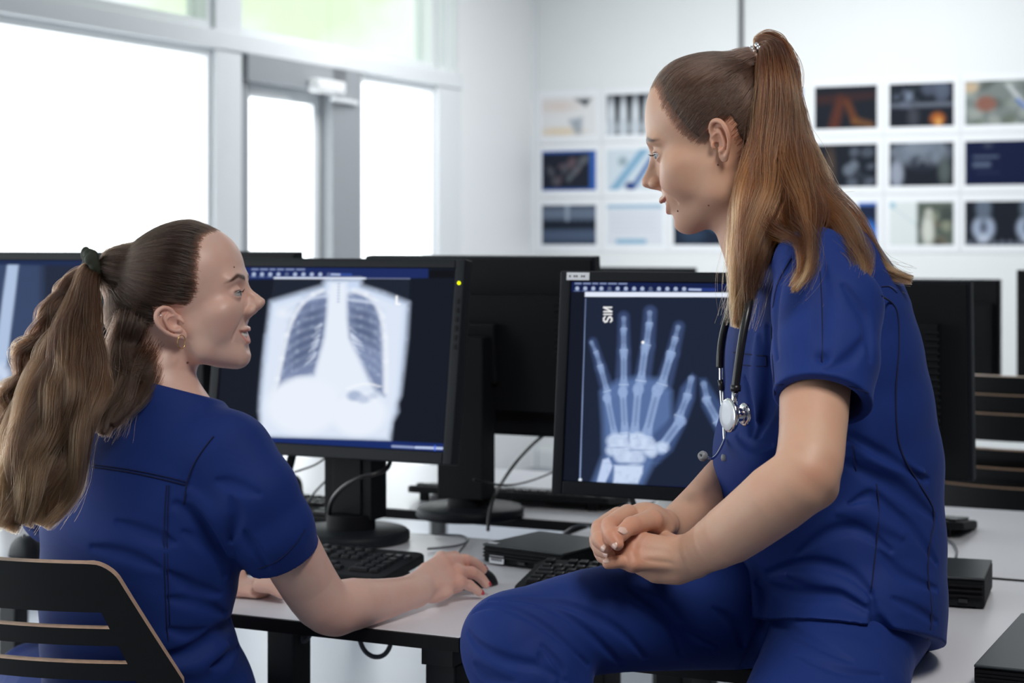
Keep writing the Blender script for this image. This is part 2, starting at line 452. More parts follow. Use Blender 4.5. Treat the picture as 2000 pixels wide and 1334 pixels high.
# ---------------------------------------------------------------- desks
DZ = 0.73
M_TOP = mat('white laminate', (0.80, 0.80, 0.86), 0.32, spec=0.5)
M_EDGE = mat('black desk edge', (0.006, 0.006, 0.008), 0.5, spec=.2)
M_LEG = mat('black steel leg', (0.010, 0.011, 0.013), 0.5)
M_BLK = mat('black monitor plastic', (0.010, 0.012, 0.017), 0.5, spec=.22, bump=(900, .00008))
M_BLK2 = mat('matt black plastic', (0.007, 0.008, 0.010), 0.6, spec=.2, bump=(900, .00008))
M_KEY = mat('black key cap', (0.012, 0.013, 0.017), 0.36, spec=.4)
M_PCTOP = mat('dark satin casing top', (0.028, 0.034, 0.038), 0.40, spec=.6)
M_CABLE = mat('black cable', (0.012, 0.012, 0.014), 0.38)
M_GCABLE = mat('grey cable', (0.10, 0.11, 0.13), 0.45)
M_WPL = mat('white plastic', (0.80, 0.82, 0.84), 0.35)
M_LABEL = mat('white label', (0.80, 0.82, 0.88), 0.5)
M_INK = mat('dark ink', (0.03, 0.03, 0.04), 0.6)
M_METAL = mat('bright steel', (0.75, 0.76, 0.78), 0.15, metal=1)

def wloc(px, Y, z):
    return Vector(((px - 1000) / FPX * Y, Y, z))
def onz(px, py, z):
    """point of the photograph lying at height z"""
    Y = FPX * (CAMZ - z) / (py - HOR)
    return Vector(((px - 1000) / FPX * Y, Y, z))

def desk(u0, u1, v0, v1, label):
    t_ = empty('desk', R2W((u0 + u1) / 2, (v0 + v1) / 2), -TH, label, 'desk', 'white topped desks in rows')
    w, d = u1 - u0, v1 - v0
    MB().box((0, 0, DZ - .0095), (w - .006, d - .006, .0185)).build('desktop', M_TOP, t_, .002)
    e = MB()
    e.box((0, -d / 2, DZ - .0105), (w, .006, .019)); e.box((0, d / 2, DZ - .0105), (w, .006, .019))
    e.box((-w / 2 + .0015, 0, DZ - .0105), (.003, d, .019)); e.box((w / 2 - .0015, 0, DZ - .0105), (.003, d, .019))
    e.build('edge_band', M_EDGE, t_)
    r = MB()
    for y in (-d / 2 + .16, d / 2 - .12): r.box((0, y, DZ - .030), (w - .1, .03, .022))
    for x in (-w / 2 + .07, w / 2 - .07): r.box((x, 0, DZ - .045), (.05, d - .13, .03))
    r.build('frame', M_LEG, t_)
    for x in (-w / 2 + .07, w / 2 - .07):
        for y in (-d / 2 + .10, d / 2 - .10):
            l_ = MB(); l_.box((x, y, (DZ - .06) / 2 + .005), (.05, .05, DZ - .07)); l_.box((x, y, .008), (.065, .065, .016))
            l_.build('leg', M_LEG, t_, .004)
    return t_
NEAR = desk(-2.73, -1.13, 2.211, 2.967, 'white desk at which the seated woman works')
desk(-1.128, 0.472, 2.211, 2.967, 'white desk on whose front edge the leaning woman sits')
dk = MB(); dk.box((.434, -.24, (DZ - .03) / 2), (.05, .05, DZ - .035)); dk.build('support_leg', M_LEG, NEAR, .004)  # black upright under the desk, taken for one more leg
desk(-2.95, -1.35, 3.22, 3.90, 'white desk behind the left monitors, set slightly back')
desk(-1.345, 0.255, 2.985, 3.74, 'white desk behind the hand scan monitor')
for a, lb in ((-3.2, 'far white desk below the blinds'), (-1.6, 'far white desk in front of the picture wall'), (0.0, 'far white desk at the right edge')):
    desk(a, a + 1.595, 5.3, 6.05, lb)

# ---------------------------------------------------------------- monitors
M_SCREEN = bpy.data.materials.new('lit screen')
_n, _l = nodes_of(M_SCREEN)
_a = _n.new('ShaderNodeVertexColor'); _a.layer_name = 'picture'
_b = _n['Principled BSDF']
_b.inputs['Base Color'].default_value = (.001, .001, .002, 1); _b.inputs['Roughness'].default_value = .7; _b.inputs['Specular IOR Level'].default_value = .04
_l.new(_a.outputs['Color'], _b.inputs['Emission Color']); _b.inputs['Emission Strength'].default_value = .80
M_LED = emat('green power light', (.75, .85, .0), 2.2)
MW, MH, MT = 0.515, 0.360, 0.045

def monitor(u, v, rz, zb, tilt, label, picture=None, back=False, cells=(330, 230), group=None, dz=DZ, foot=True, w=MW, off=.055):
    t_ = empty('monitor', R2W(u, v, dz), -TH + rz, label, 'monitor', group or 'black computer monitors')
    zc = zb - dz + MH / 2
    # stand
    if foot:
        MB().lathe([(.104, 0), (.108, .003), (.108, .016), (.102, .021), (.03, .024)], 48).build('base', M_BLK, t_)
        c = MB(); c.lathe([(.045, .02), (.045, .05)], 24)
        H = zc + .02
        c.prism([(-.050, .04), (.050, .04), (.050, H), (-.050, H)], -.012, .045)
        c.prism([(-.030, .05), (.030, .05), (.030, H - .02), (-.030, H - .02)], -.016, -.012)
        c.build('column', M_BLK2, t_, .006)
    R = Matrix.Translation((0, -off, zc)) @ Matrix.Rotation(-tilt, 4, 'X')
    f = MB(); b = .019
    x0, x1, z0, z1 = -w / 2, w / 2, -MH / 2, MH / 2
    f.box((x0 + b / 2, 0, 0), (b, .030, MH), R); f.box((x1 - b / 2, 0, 0), (b, .030, MH), R)
    f.box((0, 0, z1 - .0085), (w - 2 * b, .030, .017), R); f.box((0, 0, z0 + .011), (w - 2 * b, .030, .022), R)
    fr = f.build('bezel', M_BLK, t_, .0025)
    h = MB(); h.box((0, .010, 0), (w - .012, .020, MH - .012), R)
    h.prism([(-.205, -.125), (.205, -.125), (.205, .105), (-.205, .105)], .020, .048, M=R)
    for k in range(16):
        h.box((.196, .049, -.09 + k * .012), (.026, .003, .005), R); h.box((-.196, .049, -.09 + k * .012), (.026, .003, .005), R)
    h.build('back_housing', M_BLK2, t_, .004)
    m_ = MB(); m_.box((0, (.045 + off) / 2, -.01), (.12, off - .02, .12), R); m_.build('mount', M_BLK2, t_, .004)
    pw, ph = w - 2 * b - .002, MH - .040
    s = MB(); s.box((0, -.009, .0025), (pw, .006, ph), R); s.build('panel', M_BLK2 if picture is None else M_EDGE, t_)
    if picture is not None:
        color_grid('screen', pw, ph, picture.shape[1], picture.shape[0], picture, M_SCREEN, t_, R @ Matrix.Translation((0, -.0126, .0025)))
    if not back:
        MB().lathe([(.0028, 0), (.0028, .0012)], 12, M=R @ Matrix.Translation((w / 2 - .0095, -.0150, MH / 2 - .043)) @ Matrix.Rotation(PI / 2, 4, 'X')).build('power_light', M_LED, t_)
        bt = MB()
        for k in range(6): bt.box((w / 2 - .0095, -.0152, MH / 2 - .075 - k * .016), (.006, .002, .009), R)
        bt.build('button_strip', M_BLK2, t_, .0005)
    return t_

# what the screens show, drawn in the pixels of a close look at each screen
def bilin(c, s, t):
    (a, b, d, e) = [np.array(p, float) for p in c]     # TL TR BR BL
    s = s[..., None]; t = t[..., None]
    return (a * (1 - s) + b * s) * (1 - t) + (e * (1 - s) + d * s) * t
class Screen(Canvas):
    def __init__(s, corners, nx, ny, base):
        S_, T_ = np.meshgrid(np.linspace(0, 1, nx), np.linspace(0, 1, ny))
        P = bilin(corners, S_, T_)
        s.X, s.Y = P[..., 0], P[..., 1]; s.S, s.T = S_, T_
        s.c = np.ones((ny, nx, 3)) * np.array(base, float)
def noise2(X, Y, sc, seed):
    r = np.random.RandomState(seed); g_ = r.rand(64, 64)
    x, y = X / sc, Y / sc; xi, yi = np.floor(x).astype(int), np.floor(y).astype(int); fx, fy = x - xi, y - yi
    fx, fy = fx * fx * (3 - 2 * fx), fy * fy * (3 - 2 * fy)
    G = lambda a, b: g_[b % 64, a % 64]
    return (G(xi, yi) * (1 - fx) + G(xi + 1, yi) * fx) * (1 - fy) + (G(xi, yi + 1) * (1 - fx) + G(xi + 1, yi + 1) * fx) * fy
NAVY, BAR, WHT = S(22, 26, 38), S(28, 44, 100), S(236, 243, 254)
def toolbar(c, x0, x1, y0, sl, k):
    """two lines of small icons; k = scale of the drawing"""
    r = np.random.RandomState(3)
    x = x0
    while x < x0 + 105 * k:
        w_ = r.uniform(6, 16) * k; yy = y0 + sl * (x - x0)
        c.cap((x, yy), (x + w_, yy + sl * w_), 1.5 * k, 1.5 * k, 2 * k, S(150, 165, 205), .8); x += w_ + 6 * k
    x = x0; i = 0
    while x < x1:
        yy = y0 + 10 * k + sl * (x - x0)
        c.ell((x + 4 * k, yy), 4.0 * k, 4.0 * k, 2 * k, S(190, 205, 235), .8 if i % 5 != 4 else .2)
        c.cap((x - 2 * k, yy + 5 * k), (x + 9 * k, yy + 5.3 * k), .8 * k, .8 * k, 2 * k, S(130, 150, 200), .7)
        x += 16.5 * k; i += 1
def chest_screen():
    nx, ny = 430, 300
    c = Screen([(90, 128), (1400, 150), (1336, 1238), (60, 1150)], nx, ny, S(20, 25, 36))
    sx = c.X + (c.Y - 600) * .06   # follows the lean of the picture
    c.rect(-200, 80, 1252, 205, BAR, .9, 8)
    # the picture, strongly lit body against black
    body = [(352, 338), (480, 300), (650, 250), (670, 208), (870, 208), (880, 250), (1000, 290), (1144, 352), (1136, 560), (1118, 760), (1104, 905), (1086, 950), (1090, 1000), (1060, 1060), (1050, 1170), (300, 1140), (335, 1065), (316, 990), (316, 905), (325, 690), (338, 520)]
    frame = [(365, 205), (1150, 215), (1146, 350), (1105, 920), (1060, 1172), (295, 1140), (318, 880), (350, 338)]
    c.poly(frame, 8, S(30, 36, 50))
    c.poly(body, 46, S(205, 220, 245)); 
    c.poly([(370, 360), (700, 270), (860, 270), (1120, 375), (1090, 900), (1040, 1160), (325, 1130), (330, 900), (345, 600)], 40, S(222, 232, 248))
    c.poly([(540, 310), (660, 262), (690, 320), (680, 420), (540, 350)], 40, S(150, 165, 200), .45)
    # lungs
    L1 = [(600, 300), (660, 285), (690, 330), (692, 430), (676, 560), (648, 690), (622, 780), (520, 795), (450, 835), (400, 880), (415, 800), (440, 640), (470, 470), (520, 360)]
    L2 = [(800, 300), (850, 285), (920, 310), (970, 380), (995, 470), (1005, 620), (1015, 760), (1018, 905), (975, 880), (930, 800), (885, 700), (840, 630), (805, 570), (790, 440), (786, 340)]
    c.poly(L1, 40, S(118, 132, 168), .95); c.poly(L2, 40, S(120, 134, 170), .95)
    c.poly([(560, 380), (660, 360), (680, 440), (650, 600), (610, 700), (500, 740), (470, 700), (490, 520)], 90, S(78, 90, 122), .75)
    c.poly([(830, 370), (930, 380), (970, 480), (975, 620), (900, 590), (830, 540), (810, 440)], 90, S(78, 90, 122), .75)
    for P in ([(655, 275), (600, 300), (540, 345), (490, 430), (455, 540), (432, 680), (412, 800), (395, 890)], [(835, 275), (905, 300), (965, 350), (1000, 440), (1018, 560), (1024, 700), (1028, 880)]):
        for a, b in zip(P[:-1], P[1:]): c.cap(a, b, 12, 12, 22, S(240, 246, 255), .75)
    for i in range(8):       # ribs
        y = 330 + i * 54
        P = [(690 - 20 * 0, y - 26 - 6 * i * 0), (600, y + 2), (520, y + 22 + 3 * i), (450, y + 70 + 4 * i)]
        for a, b in zip(P[:-1], P[1:]): c.cap(a, b, 7, 6, 26, S(180, 196, 226), .24)
        P = [(790, y - 26), (880, y), (960, y + 24 + 3 * i), (1010, y + 72 + 4 * i)]
        for a, b in zip(P[:-1], P[1:]): c.cap(a, b, 7, 6, 26, S(180, 196, 226), .24)
    n = noise2(c.X, c.Y, 26, 2)
    lung = np.clip((WHT[2] - c.c[..., 2]) * 1.5, 0, 1) * np.clip((c.c[..., 2] - .25) * 4, 0, 1)
    c.mix((n - .55) * lung * .9, S(205, 218, 242))
    r = np.random.RandomState(8)
    for i in range(16):      # vessels beside the spine
        y = r.uniform(470, 700); x = 655 - (y - 470) * .16; c.cap((x, y), (x - r.uniform(20, 60), y + r.uniform(10, 60)), 7, 3, 12, S(215, 226, 246), .35)
        y = r.uniform(470, 620); x = 815 + (y - 470) * .2; c.cap((x, y), (x + r.uniform(20, 60), y + r.uniform(10, 50)), 7, 3, 12, S(215, 226, 246), .35)
    c.poly([(695, 230), (790, 230), (800, 440), (815, 560), (870, 690), (930, 850), (760, 900), (620, 900), (640, 720), (676, 560)], 34, S(232, 240, 252))
    for i in range(7): c.ell((748, 235 + 18 * i), 9, 6, 6, S(150, 165, 195), .55)
    c.cap((530, 330), (690, 305), 9, 9, 14, S(215, 226, 246), .6); c.cap((800, 330), (980, 355), 9, 9, 14, S(215, 226, 246), .6)
    c.ell((570, 960), 215, 165, 50, WHT); c.ell((880, 1010), 150, 130, 40, WHT)
    c.ell((855, 905), 42, 30, 22, S(170, 184, 212), .95); c.ell((905, 925), 36, 24, 22, S(190, 202, 226), .9); c.ell((960, 905), 26, 18, 18, S(196, 208, 230), .8)
    for a in range(8):
        q0 = (820 + 24 * a, 860 - 26 * math.sin(a / 8 * PI)); c.ell(q0, 15, 6, 9, S(250, 252, 255), .6)
    c.ell((425, 410), 32, 22, 30, S(244, 248, 255), .5); c.poly([(330, 540), (352, 560), (340, 700), (330, 700)], 40, S(190, 205, 232), .6)
    c.cap((1078, 315), (1078, 358), 6, 6, 7, (1.0, 1.0, 1.0)); c.cap((1078, 360), (1096, 361), 5, 5, 7, (1.0, 1.0, 1.0))
    c.cap((368, 196), (900, 204), 5, 5, 6, S(232, 240, 255)); c.cap((900, 204), (1150, 208), 3, 3, 5, S(140, 150, 185), .7)
    toolbar(c, 230, 690, 143, .012, 3.0)
    c.cap((700, 178), (815, 181), 9, 9, 6, S(50, 76, 150)); c.cap((704, 178), (750, 180), 6, 6, 6, S(190, 205, 235), .8)
    c.rect(1255, 158, 1395, 205, S(14, 16, 22), 1, 4)
    c.poly([(-50, 1128), (295, 1143), (1060, 1174), (1345, 1190), (1345, 1260), (-50, 1200)], 8, S(24, 44, 104))
    c.cap((1068, 1204), (1178, 1211), 7, 7, 5, S(150, 165, 205), .9); c.cap((1192, 1212), (1332, 1218), 7, 7, 5, S(190, 205, 240)); c.cap((1294, 1204), (1294, 1228), 4, 4, 5, S(70, 110, 230))
    return np.clip(c.c, 0, 1)
def hand_screen():
    nx, ny = 430, 300
    NB = S(20, 25, 38)
    c = Screen([(155, 118), (1652, 142), (1600, 1300), (100, 1192)], nx, ny, NB)
    c.rect(100, 80, 1700, 172, S(20, 32, 74), 1, 6)
    c.poly([(228, 205), (1100, 210), (1700, 230), (1700, 1290), (540, 1225), (185, 1200)], 4, S(30, 38, 58))
    B1, B2, B3 = S(66, 84, 124), S(150, 174, 216), S(206, 222, 248)
    # soft tissue
    fingers = [[(270, 445), (310, 585), (355, 730)], [(440, 310), (438, 500), (432, 700)], [(583, 285), (568, 470), (530, 690)],
               [(735, 365), (700, 510), (645, 700)]]
    rad = [(22, 30, 40), (30, 36, 44), (36, 38, 46), (30, 36, 46)]
    for f, r in zip(fingers, rad):
        for i in range(2): c.cap(f[i], f[i + 1], r[i], r[i + 1], 22, S(58, 74, 112), .9)
    palm = [(310, 720), (400, 660), (500, 640), (620, 650), (690, 720), (690, 860), (640, 1000), (600, 1090), (530, 1225), (262, 1205), (320, 1060), (320, 900)]
    c.poly(palm, 44, S(92, 118, 168), .9)
    c.poly([(700, 850), (740, 700), (800, 625), (820, 640), (810, 760), (760, 900), (690, 1040), (600, 1120), (590, 950)], 26, S(66, 86, 130), .95)
    c.poly([(840, 650), (870, 650), (930, 760), (1000, 850), (1060, 1000), (1000, 1040), (920, 940), (850, 800)], 26, S(60, 80, 122), .95)
    # bones: shaft, flared ends
    def bone(p, q, r, a=.85, col=B2):
        p = np.array(p, float); q = np.array(q, float); m = (p + q) / 2
        c.cap(p, q, r * .95, r * .95, 12, col, a * .8); c.cap(p, p + (q - p) * .16, r * 1.35, r, 10, col, a * .55); c.cap(q, q + (p - q) * .2, r * 1.6, r, 10, col, a * .55)
        c.cap(p + (q - p) * .2, q + (p - q) * .2, r * .3, r * .3, 12, S(88, 110, 156), .5)
        d = (q - p) / np.linalg.norm(q - p); nrm = np.array([-d[1], d[0]])
        c.cap(q + nrm * r * 1.4, q - nrm * r * 1.4, 2.5, 2.5, 7, B3, .6 * a)
    for seg in [((262, 450), (285, 500), 9, .5), ((290, 512), (308, 575), 11, .6), ((312, 590), (345, 715), 14, .75), ((345, 745), (385, 960), 17, .85),
                ((440, 320), (440, 375), 11, .5), ((438, 385), (438, 492), 14, .65), ((438, 505), (436, 680), 17, .85), ((430, 710), (440, 940), 18, .95),
                ((580, 290), (578, 345), 12, .5), ((576, 358), (560, 465), 16, .7), ((554, 480), (528, 660), 19, .9), ((515, 695), (490, 950), 21, .95),
                ((730, 370), (715, 425), 11, .5), ((712, 440), (692, 505), 15, .65), ((688, 520), (640, 680), 20, .85), ((618, 705), (552, 960), 23, .95),
                ((795, 650), (775, 735), 14, .55), ((772, 750), (730, 855), 18, .75), ((735, 880), (630, 1025), 24, .9),
                ((860, 680), (875, 755), 14, .5), ((872, 765), (930, 880), 18, .7), ((945, 895), (1040, 1020), 22, .85)]:
        bone(*seg)
    c.ell((343, 755), 22, 20, 12, B2, .7); c.ell((430, 722), 27, 26, 12, B2, .75); c.ell((513, 708), 30, 28, 14, B2, .7); c.ell((616, 712), 30, 30, 12, B2, .75)
    for p, rx, ry in [((390, 985), 50, 40), ((450, 990), 50, 46), ((510, 990), 48, 50), ((560, 1010), 44, 46), ((370, 1035), 34, 30), ((425, 1060), 48, 46), ((490, 1075), 56, 44), ((580, 1045), 30, 30), ((635, 1020), 36, 28)]:
        c.ell(p, rx, ry, 22, B3, .8)
    c.poly([(380, 1115), (535, 1120), (530, 1160), (505, 1214), (372, 1214), (378, 1160)], 16, B3, .95)
    c.poly([(318, 1085), (350, 1075), (372, 1120), (330, 1208), (285, 1205)], 14, S(196, 212, 244), .95)
    for p, rx, ry in [((460, 960), 6, 30), ((400, 1020), 30, 3), ((520, 1035), 40, 3), ((470, 1105), 80, 4), ((370, 1160), 3, 50)]:
        c.ell(p, rx, ry, 10, S(100, 122, 168), .6)
    n = noise2(c.X, c.Y, 18, 4); br = np.clip((c.c[..., 2] - .25) * 2, 0, 1); c.mix((n - .6) * br * .5, S(110, 132, 178))
    c.ell((542, 451), 8, 8, 4, (1, 1, 1))
    # the letters beside the fingers, lying on their side and mirrored as on the film
    LW, LS = (1.0, 1.0, 1.0), 3.6
    for seg in [((332, 282), (374, 282)), ((332, 259), (374, 259)), ((332, 259), (374, 282)), ((332, 297), (374, 297))]:
        c.cap(*seg, LS, LS, 5, LW, .95)
    sp = [(338, 310), (331, 318), (331, 330), (338, 338), (347, 336), (352, 325), (358, 314), (367, 311), (374, 318), (374, 330), (368, 338)]
    for a, b in zip(sp[:-1], sp[1:]): c.cap(a, b, LS, LS, 5, LW, .95)
    c.poly([(228, 174), (1700, 188), (1700, 212), (228, 200)], 4, S(228, 236, 252))
    c.cap((232, 210), (192, 1190), 1.2, 3, 5, S(150, 170, 215), .9); c.ell((193, 1192), 9, 9, 4, S(225, 235, 250))
    toolbar(c, 175, 770, 127, .010, 2.7)
    c.cap((790, 163), (925, 166), 9, 9, 6, S(40, 60, 130)); c.cap((794, 163), (850, 165), 6, 6, 6, S(190, 205, 235), .8)
    c.poly([(100, 1192), (540, 1222), (1700, 1262), (1700, 1320), (100, 1260)], 6, S(22, 26, 60), .7)
    return np.clip(c.c, 0, 1)
def leg_screen():
    c = Screen([(-560, 160), (560, 150), (560, 1330), (-560, 1290)], 120, 90, S(34, 42, 62))
    # only its right end is in the frame; a shin bone picture
    X = c.X; Y = c.Y
    c.poly([(-80, 150), (210, 160), (250, 700), (200, 1300), (-200, 1300), (-160, 700)], 60, S(58, 74, 108), .9)
    c.cap((40, 150), (20, 900), 34, 38, 16, S(176, 196, 226)); c.cap((-80, 150), (-90, 900), 18, 20, 16, S(150, 170, 206))
    c.ell((0, 990), 90, 90, 60, S(200, 214, 238)); c.cap((-20, 1080), (100, 1260), 80, 60, 60, S(150, 172, 212), .8)
    c.rect(-600, 100, 600, 190, S(30, 44, 80), 1, 8)
    return np.clip(c.c, 0, 1)
mon1 = monitor(-1.678, 2.845, 0.0, .888, math.radians(8.5), 'monitor showing a chest x-ray, between the two women', chest_screen())
mon2 = monitor(-.925, 2.82, 0.0, .870, math.radians(6), 'monitor showing a hand x-ray, partly behind the leaning woman', hand_screen(), off=.15)
lb = MB(); lb.box((-MW / 2 + .032, -.0152, MH / 2 - .0085), (.040, .0012, .0125)); 
lbo = lb.build('name_label', M_LABEL, mon2); lbo.matrix_local = Matrix.Translation((0, -.15, .870 - DZ + MH / 2)) @ Matrix.Rotation(-math.radians(6), 4, 'X')
li = MB()
for x in (-.014, -.006, -.002, .007, .011): li.box((-MW / 2 + .032 + x, -.0160, MH / 2 - .0085), (.0022, .0006, .003))
lio = li.build('print', M_INK, lbo)
mon0 = monitor(-2.455, 2.855, 0.0, .898, math.radians(8), 'monitor with a leg x-ray at the left frame edge', leg_screen())
monitor(-1.610, 3.195, PI, .890, math.radians(4), 'monitor seen from behind, beside the chest x-ray monitor', None, True)
monitor(-.885, 3.185, PI, .850, math.radians(4), 'monitor seen from behind, right of the leaning woman', None, True)
monitor(-2.50, 3.52, PI, .895, math.radians(2), 'monitor seen from behind, hidden behind the seated head', None, True)
for (u, zb, lb_) in ((-2.24, .83, 'distant monitor just left of the leaning woman'), (-1.74, .80, 'distant monitor behind the leaning woman'),
                 (-1.24, .80, 'distant monitor whose top shows over the right monitor'), (-.74, .83, 'distant dark monitor at the right frame edge')):
    monitor(u, 5.62, PI, zb, 0, lb_, None, True, w=.45)

# ---------------------------------------------------------------- keyboards, computers, mice
def keyboard(cx, cy, rz, label, rows=6, detail=True, hb=.030, hf=.012):
    """origin at the middle of the footprint; far side is +y"""
    t_ = empty('keyboard', (cx, cy, DZ), rz, label, 'keyboard', 'black computer keyboards')
    w, d = .452, .158
    def zt(y): return hf + (hb - hf) * (y + d / 2) / d
    b = MB()
    out = []
    r = .018
    for (sx, sy, a0) in ((1, -1, -PI / 2), (1, 1, 0), (-1, 1, PI / 2), (-1, -1, PI)):
        for k in range(5):
            a = a0 + k * PI / 8
            out.append((sx * (w / 2 - r) + r * math.cos(a), sy * (d / 2 - r) + r * math.sin(a)))
    n = len(out)
    vs = [(x, y, max(zt(y) - .012, .0008)) for x, y in out] + [(x, y, zt(y)) for x, y in out] + [(x * .985, y * .97, zt(y) + .0025) for x, y in out]
    fs = [tuple(range(n - 1, -1, -1)), tuple(range(2 * n, 3 * n))]
    for j in (0, 1):
        fs += [(j * n + i, j * n + (i + 1) % n, (j + 1) * n + (i + 1) % n, (j + 1) * n + i) for i in range(n)]
    b.add(vs, fs)
    for x in (-.19, .19): b.box((x, d / 2 - .02, (zt(d / 2) - .012) / 2), (.02, .01, zt(d / 2) - .012))
    b.build('housing', M_BLK2, t_, .0015)
    U = .0190
    slope = math.atan((hb - hf) / d)
    lay = []
    y = .060
    xs0 = -.213
    lay.append([(xs0 + .008, y, .9)] + [(xs0 + .008 + U * (i + 2) + (i // 4) * .010, y, .86) for i in range(12)] + [(xs0 + .302 + U * i, y, .86) for i in range(3)])
    rowsd = [[1] * 13 + [2], [1.5] + [1] * 12 + [1.5], [1.8] + [1] * 11 + [2.2], [1.3] + [1] * 11 + [2.7], [1.3, 1.2, 1.3, 6.2, 1.3, 1.2, 1.2, 1.3]]
    for j, rw in enumerate(rowsd):
        x = xs0; yy = .034 - j * .0205 * .98; L = []
        for q in rw: L.append((x + q * U / 2, yy, q)); x += q * U
        if j < 2: L += [(xs0 + .302 + U * i, yy, 1) for i in range(3)]
        if j == 3: L += [(xs0 + .302 + U, yy, 1)]
        if j == 4: L += [(xs0 + .302 + U * i, yy, 1) for i in range(3)]
        if j < 4: L += [(xs0 + .3705 + U * i, yy, 1) for i in range(3)]
        if j in (0, ): L += [(xs0 + .3705 + U * 2.9, yy, .7)]
        if j == 4: L += [(xs0 + .3705 + U * .5, yy, 2), (xs0 + .3705 + U * 2, yy, 1)]
        lay.append(L)
    allk = [k for L in lay for k in L]
    if detail:
        cache = {}
        extra = MB()
        for i, (x, y, q) in enumerate(allk):
            M = Matrix.Translation((x, y, zt(y) + .0035)) @ Matrix.Rotation(slope, 4, 'X')
            if i < len(allk) - 100:
                kw = q * U - .0028
                extra.box((0, 0, .0015), (kw, .0150, .006), M)
                continue
            if q not in cache:
                kw = q * U - .0028
                kb = MB(); hx = kw / 2
                kb.add([(-hx, -.0078, -.002), (hx, -.0078, -.002), (hx, .0078, -.002), (-hx, .0078, -.002), (-hx + .0018, -.0062, .0048), (hx - .0018, -.0062, .0048), (hx - .0018, .0062, .0040), (-hx + .0018, .0062, .0040)],
                       [(3, 2, 1, 0), (4, 5, 6, 7), (0, 1, 5, 4), (1, 2, 6, 5), (2, 3, 7, 6), (3, 0, 4, 7)])
                ko = kb.build('key', M_KEY, t_, .0012); cache[q] = ko
            else:
                ko = cache[q].copy(); COL.objects.link(ko); ko.parent = t_
            ko.matrix_local = M
        if extra.v: tag(extra.build('key_rows', M_KEY, t_, .001), kind='stuff')
    else:
        e = MB()
        for (x, y, q) in allk: e.box((x, y, zt(y) + .005), (q * U - .003, .0150, .006))
        tag(e.build('key_rows', M_KEY, t_), kind='stuff')
    return t_
def rot2(x, y, a): return (x * math.cos(a) - y * math.sin(a), x * math.sin(a) + y * math.cos(a))
a = math.radians(-24.6); o_ = rot2(-.226, -.079, a)
keyboard(-.140 + o_[0], 2.985 + o_[1], a, 'black keyboard in front of the chest x-ray monitor', hb=.028)
a = math.radians(-18); o_ = rot2(.226, -.079, a)
keyboard(.048 + o_[0], 2.920 + o_[1], a, 'black keyboard behind the leaning woman\'s knee')
p = onz(1012, 985, DZ); keyboard(p.x, p.y + .035, -TH + PI + .04, 'black keyboard behind the round monitor foot', detail=False)
p = onz(1815, 1040, DZ); keyboard(p.x - .13, p.y + .08, -TH + PI, 'black keyboard on the desk right behind her back', detail=False)
p = onz(560, 1020, DZ); keyboard(p.x - .06, p.y + .10, -TH, 'black keyboard pushed against the rear desk at left', detail=False)

def mini_pc(corner, rz, w, d, h, label, tagx=None):
    """corner = front left corner on the desk"""
    o_ = rot2(w / 2, d / 2, rz)
    t_ = empty('mini_computer', (corner[0] + o_[0], corner[1] + o_[1], DZ), rz, label, 'computer', 'flat black mini computers')
    b = MB(); b.box((0, .002, .003 + (h - .006) / 2), (w, d - .004, h - .006)); b.build('casing', M_BLK2, t_, .003)
    MB().box((0, 0, h - .002), (w - .001, d - .001, .004)).build('lid', M_PCTOP, t_, .0015)
    g_ = MB()
    for k in range(3): g_.box((0, -d / 2 - .0005, h * (.42 + .16 * k)), (w - .006, .003, .0028))
    g_.build('front_groove', M_EDGE, t_)
    q = MB()
    for x, ww in ((.0, .014), (.03, .005), (.055, .013)): q.box((x, -d / 2 - .0002, h * .26), (ww, .003, .0055))
    q.build('port', M_LEG, t_)
    for x in (-w / 2 + .02, w / 2 - .02):
        for y in (-d / 2 + .02, d / 2 - .02): MB().lathe([(.007, 0), (.007, .0045)], 12, (x, y, 0)).build('foot', M_EDGE, t_)
    if tagx is not None:
        s = MB().box((tagx, -d / 2 - .0012, h * .30), (.030, .001, .013)).build('asset_label', M_LABEL, t_)
        k = MB()
        for j in range(6): k.box((tagx - .010 + j * .004, -d / 2 - .0019, h * .30), (.0022, .0006, .0045))
        k.build('print', M_INK, s)
        MB().box((-w / 2 + .016, -d / 2 + .012, h + .0006), (.018, .010, .0008)).build('sticker', M_LABEL, t_)
    return t_
mini_pc((-.051, 3.050), math.radians(-36.9), .168, .165, .035, 'flat computer with white label between the keyboards', tagx=-.052)
mini_pc((.165, 3.235), math.radians(-22), .18, .175, .035, 'flat computer under the hand x-ray monitor, behind the folded hands')
p = onz(1834, 1187, DZ); mini_pc((p.x - .10, p.y + .035), math.radians(-19), .172, .165, .048, 'flat computer right of the leaning woman\'s hip')
mini_pc((.568, 2.207), -TH, .26, .34, .028, 'flat dark case at the bottom right corner')

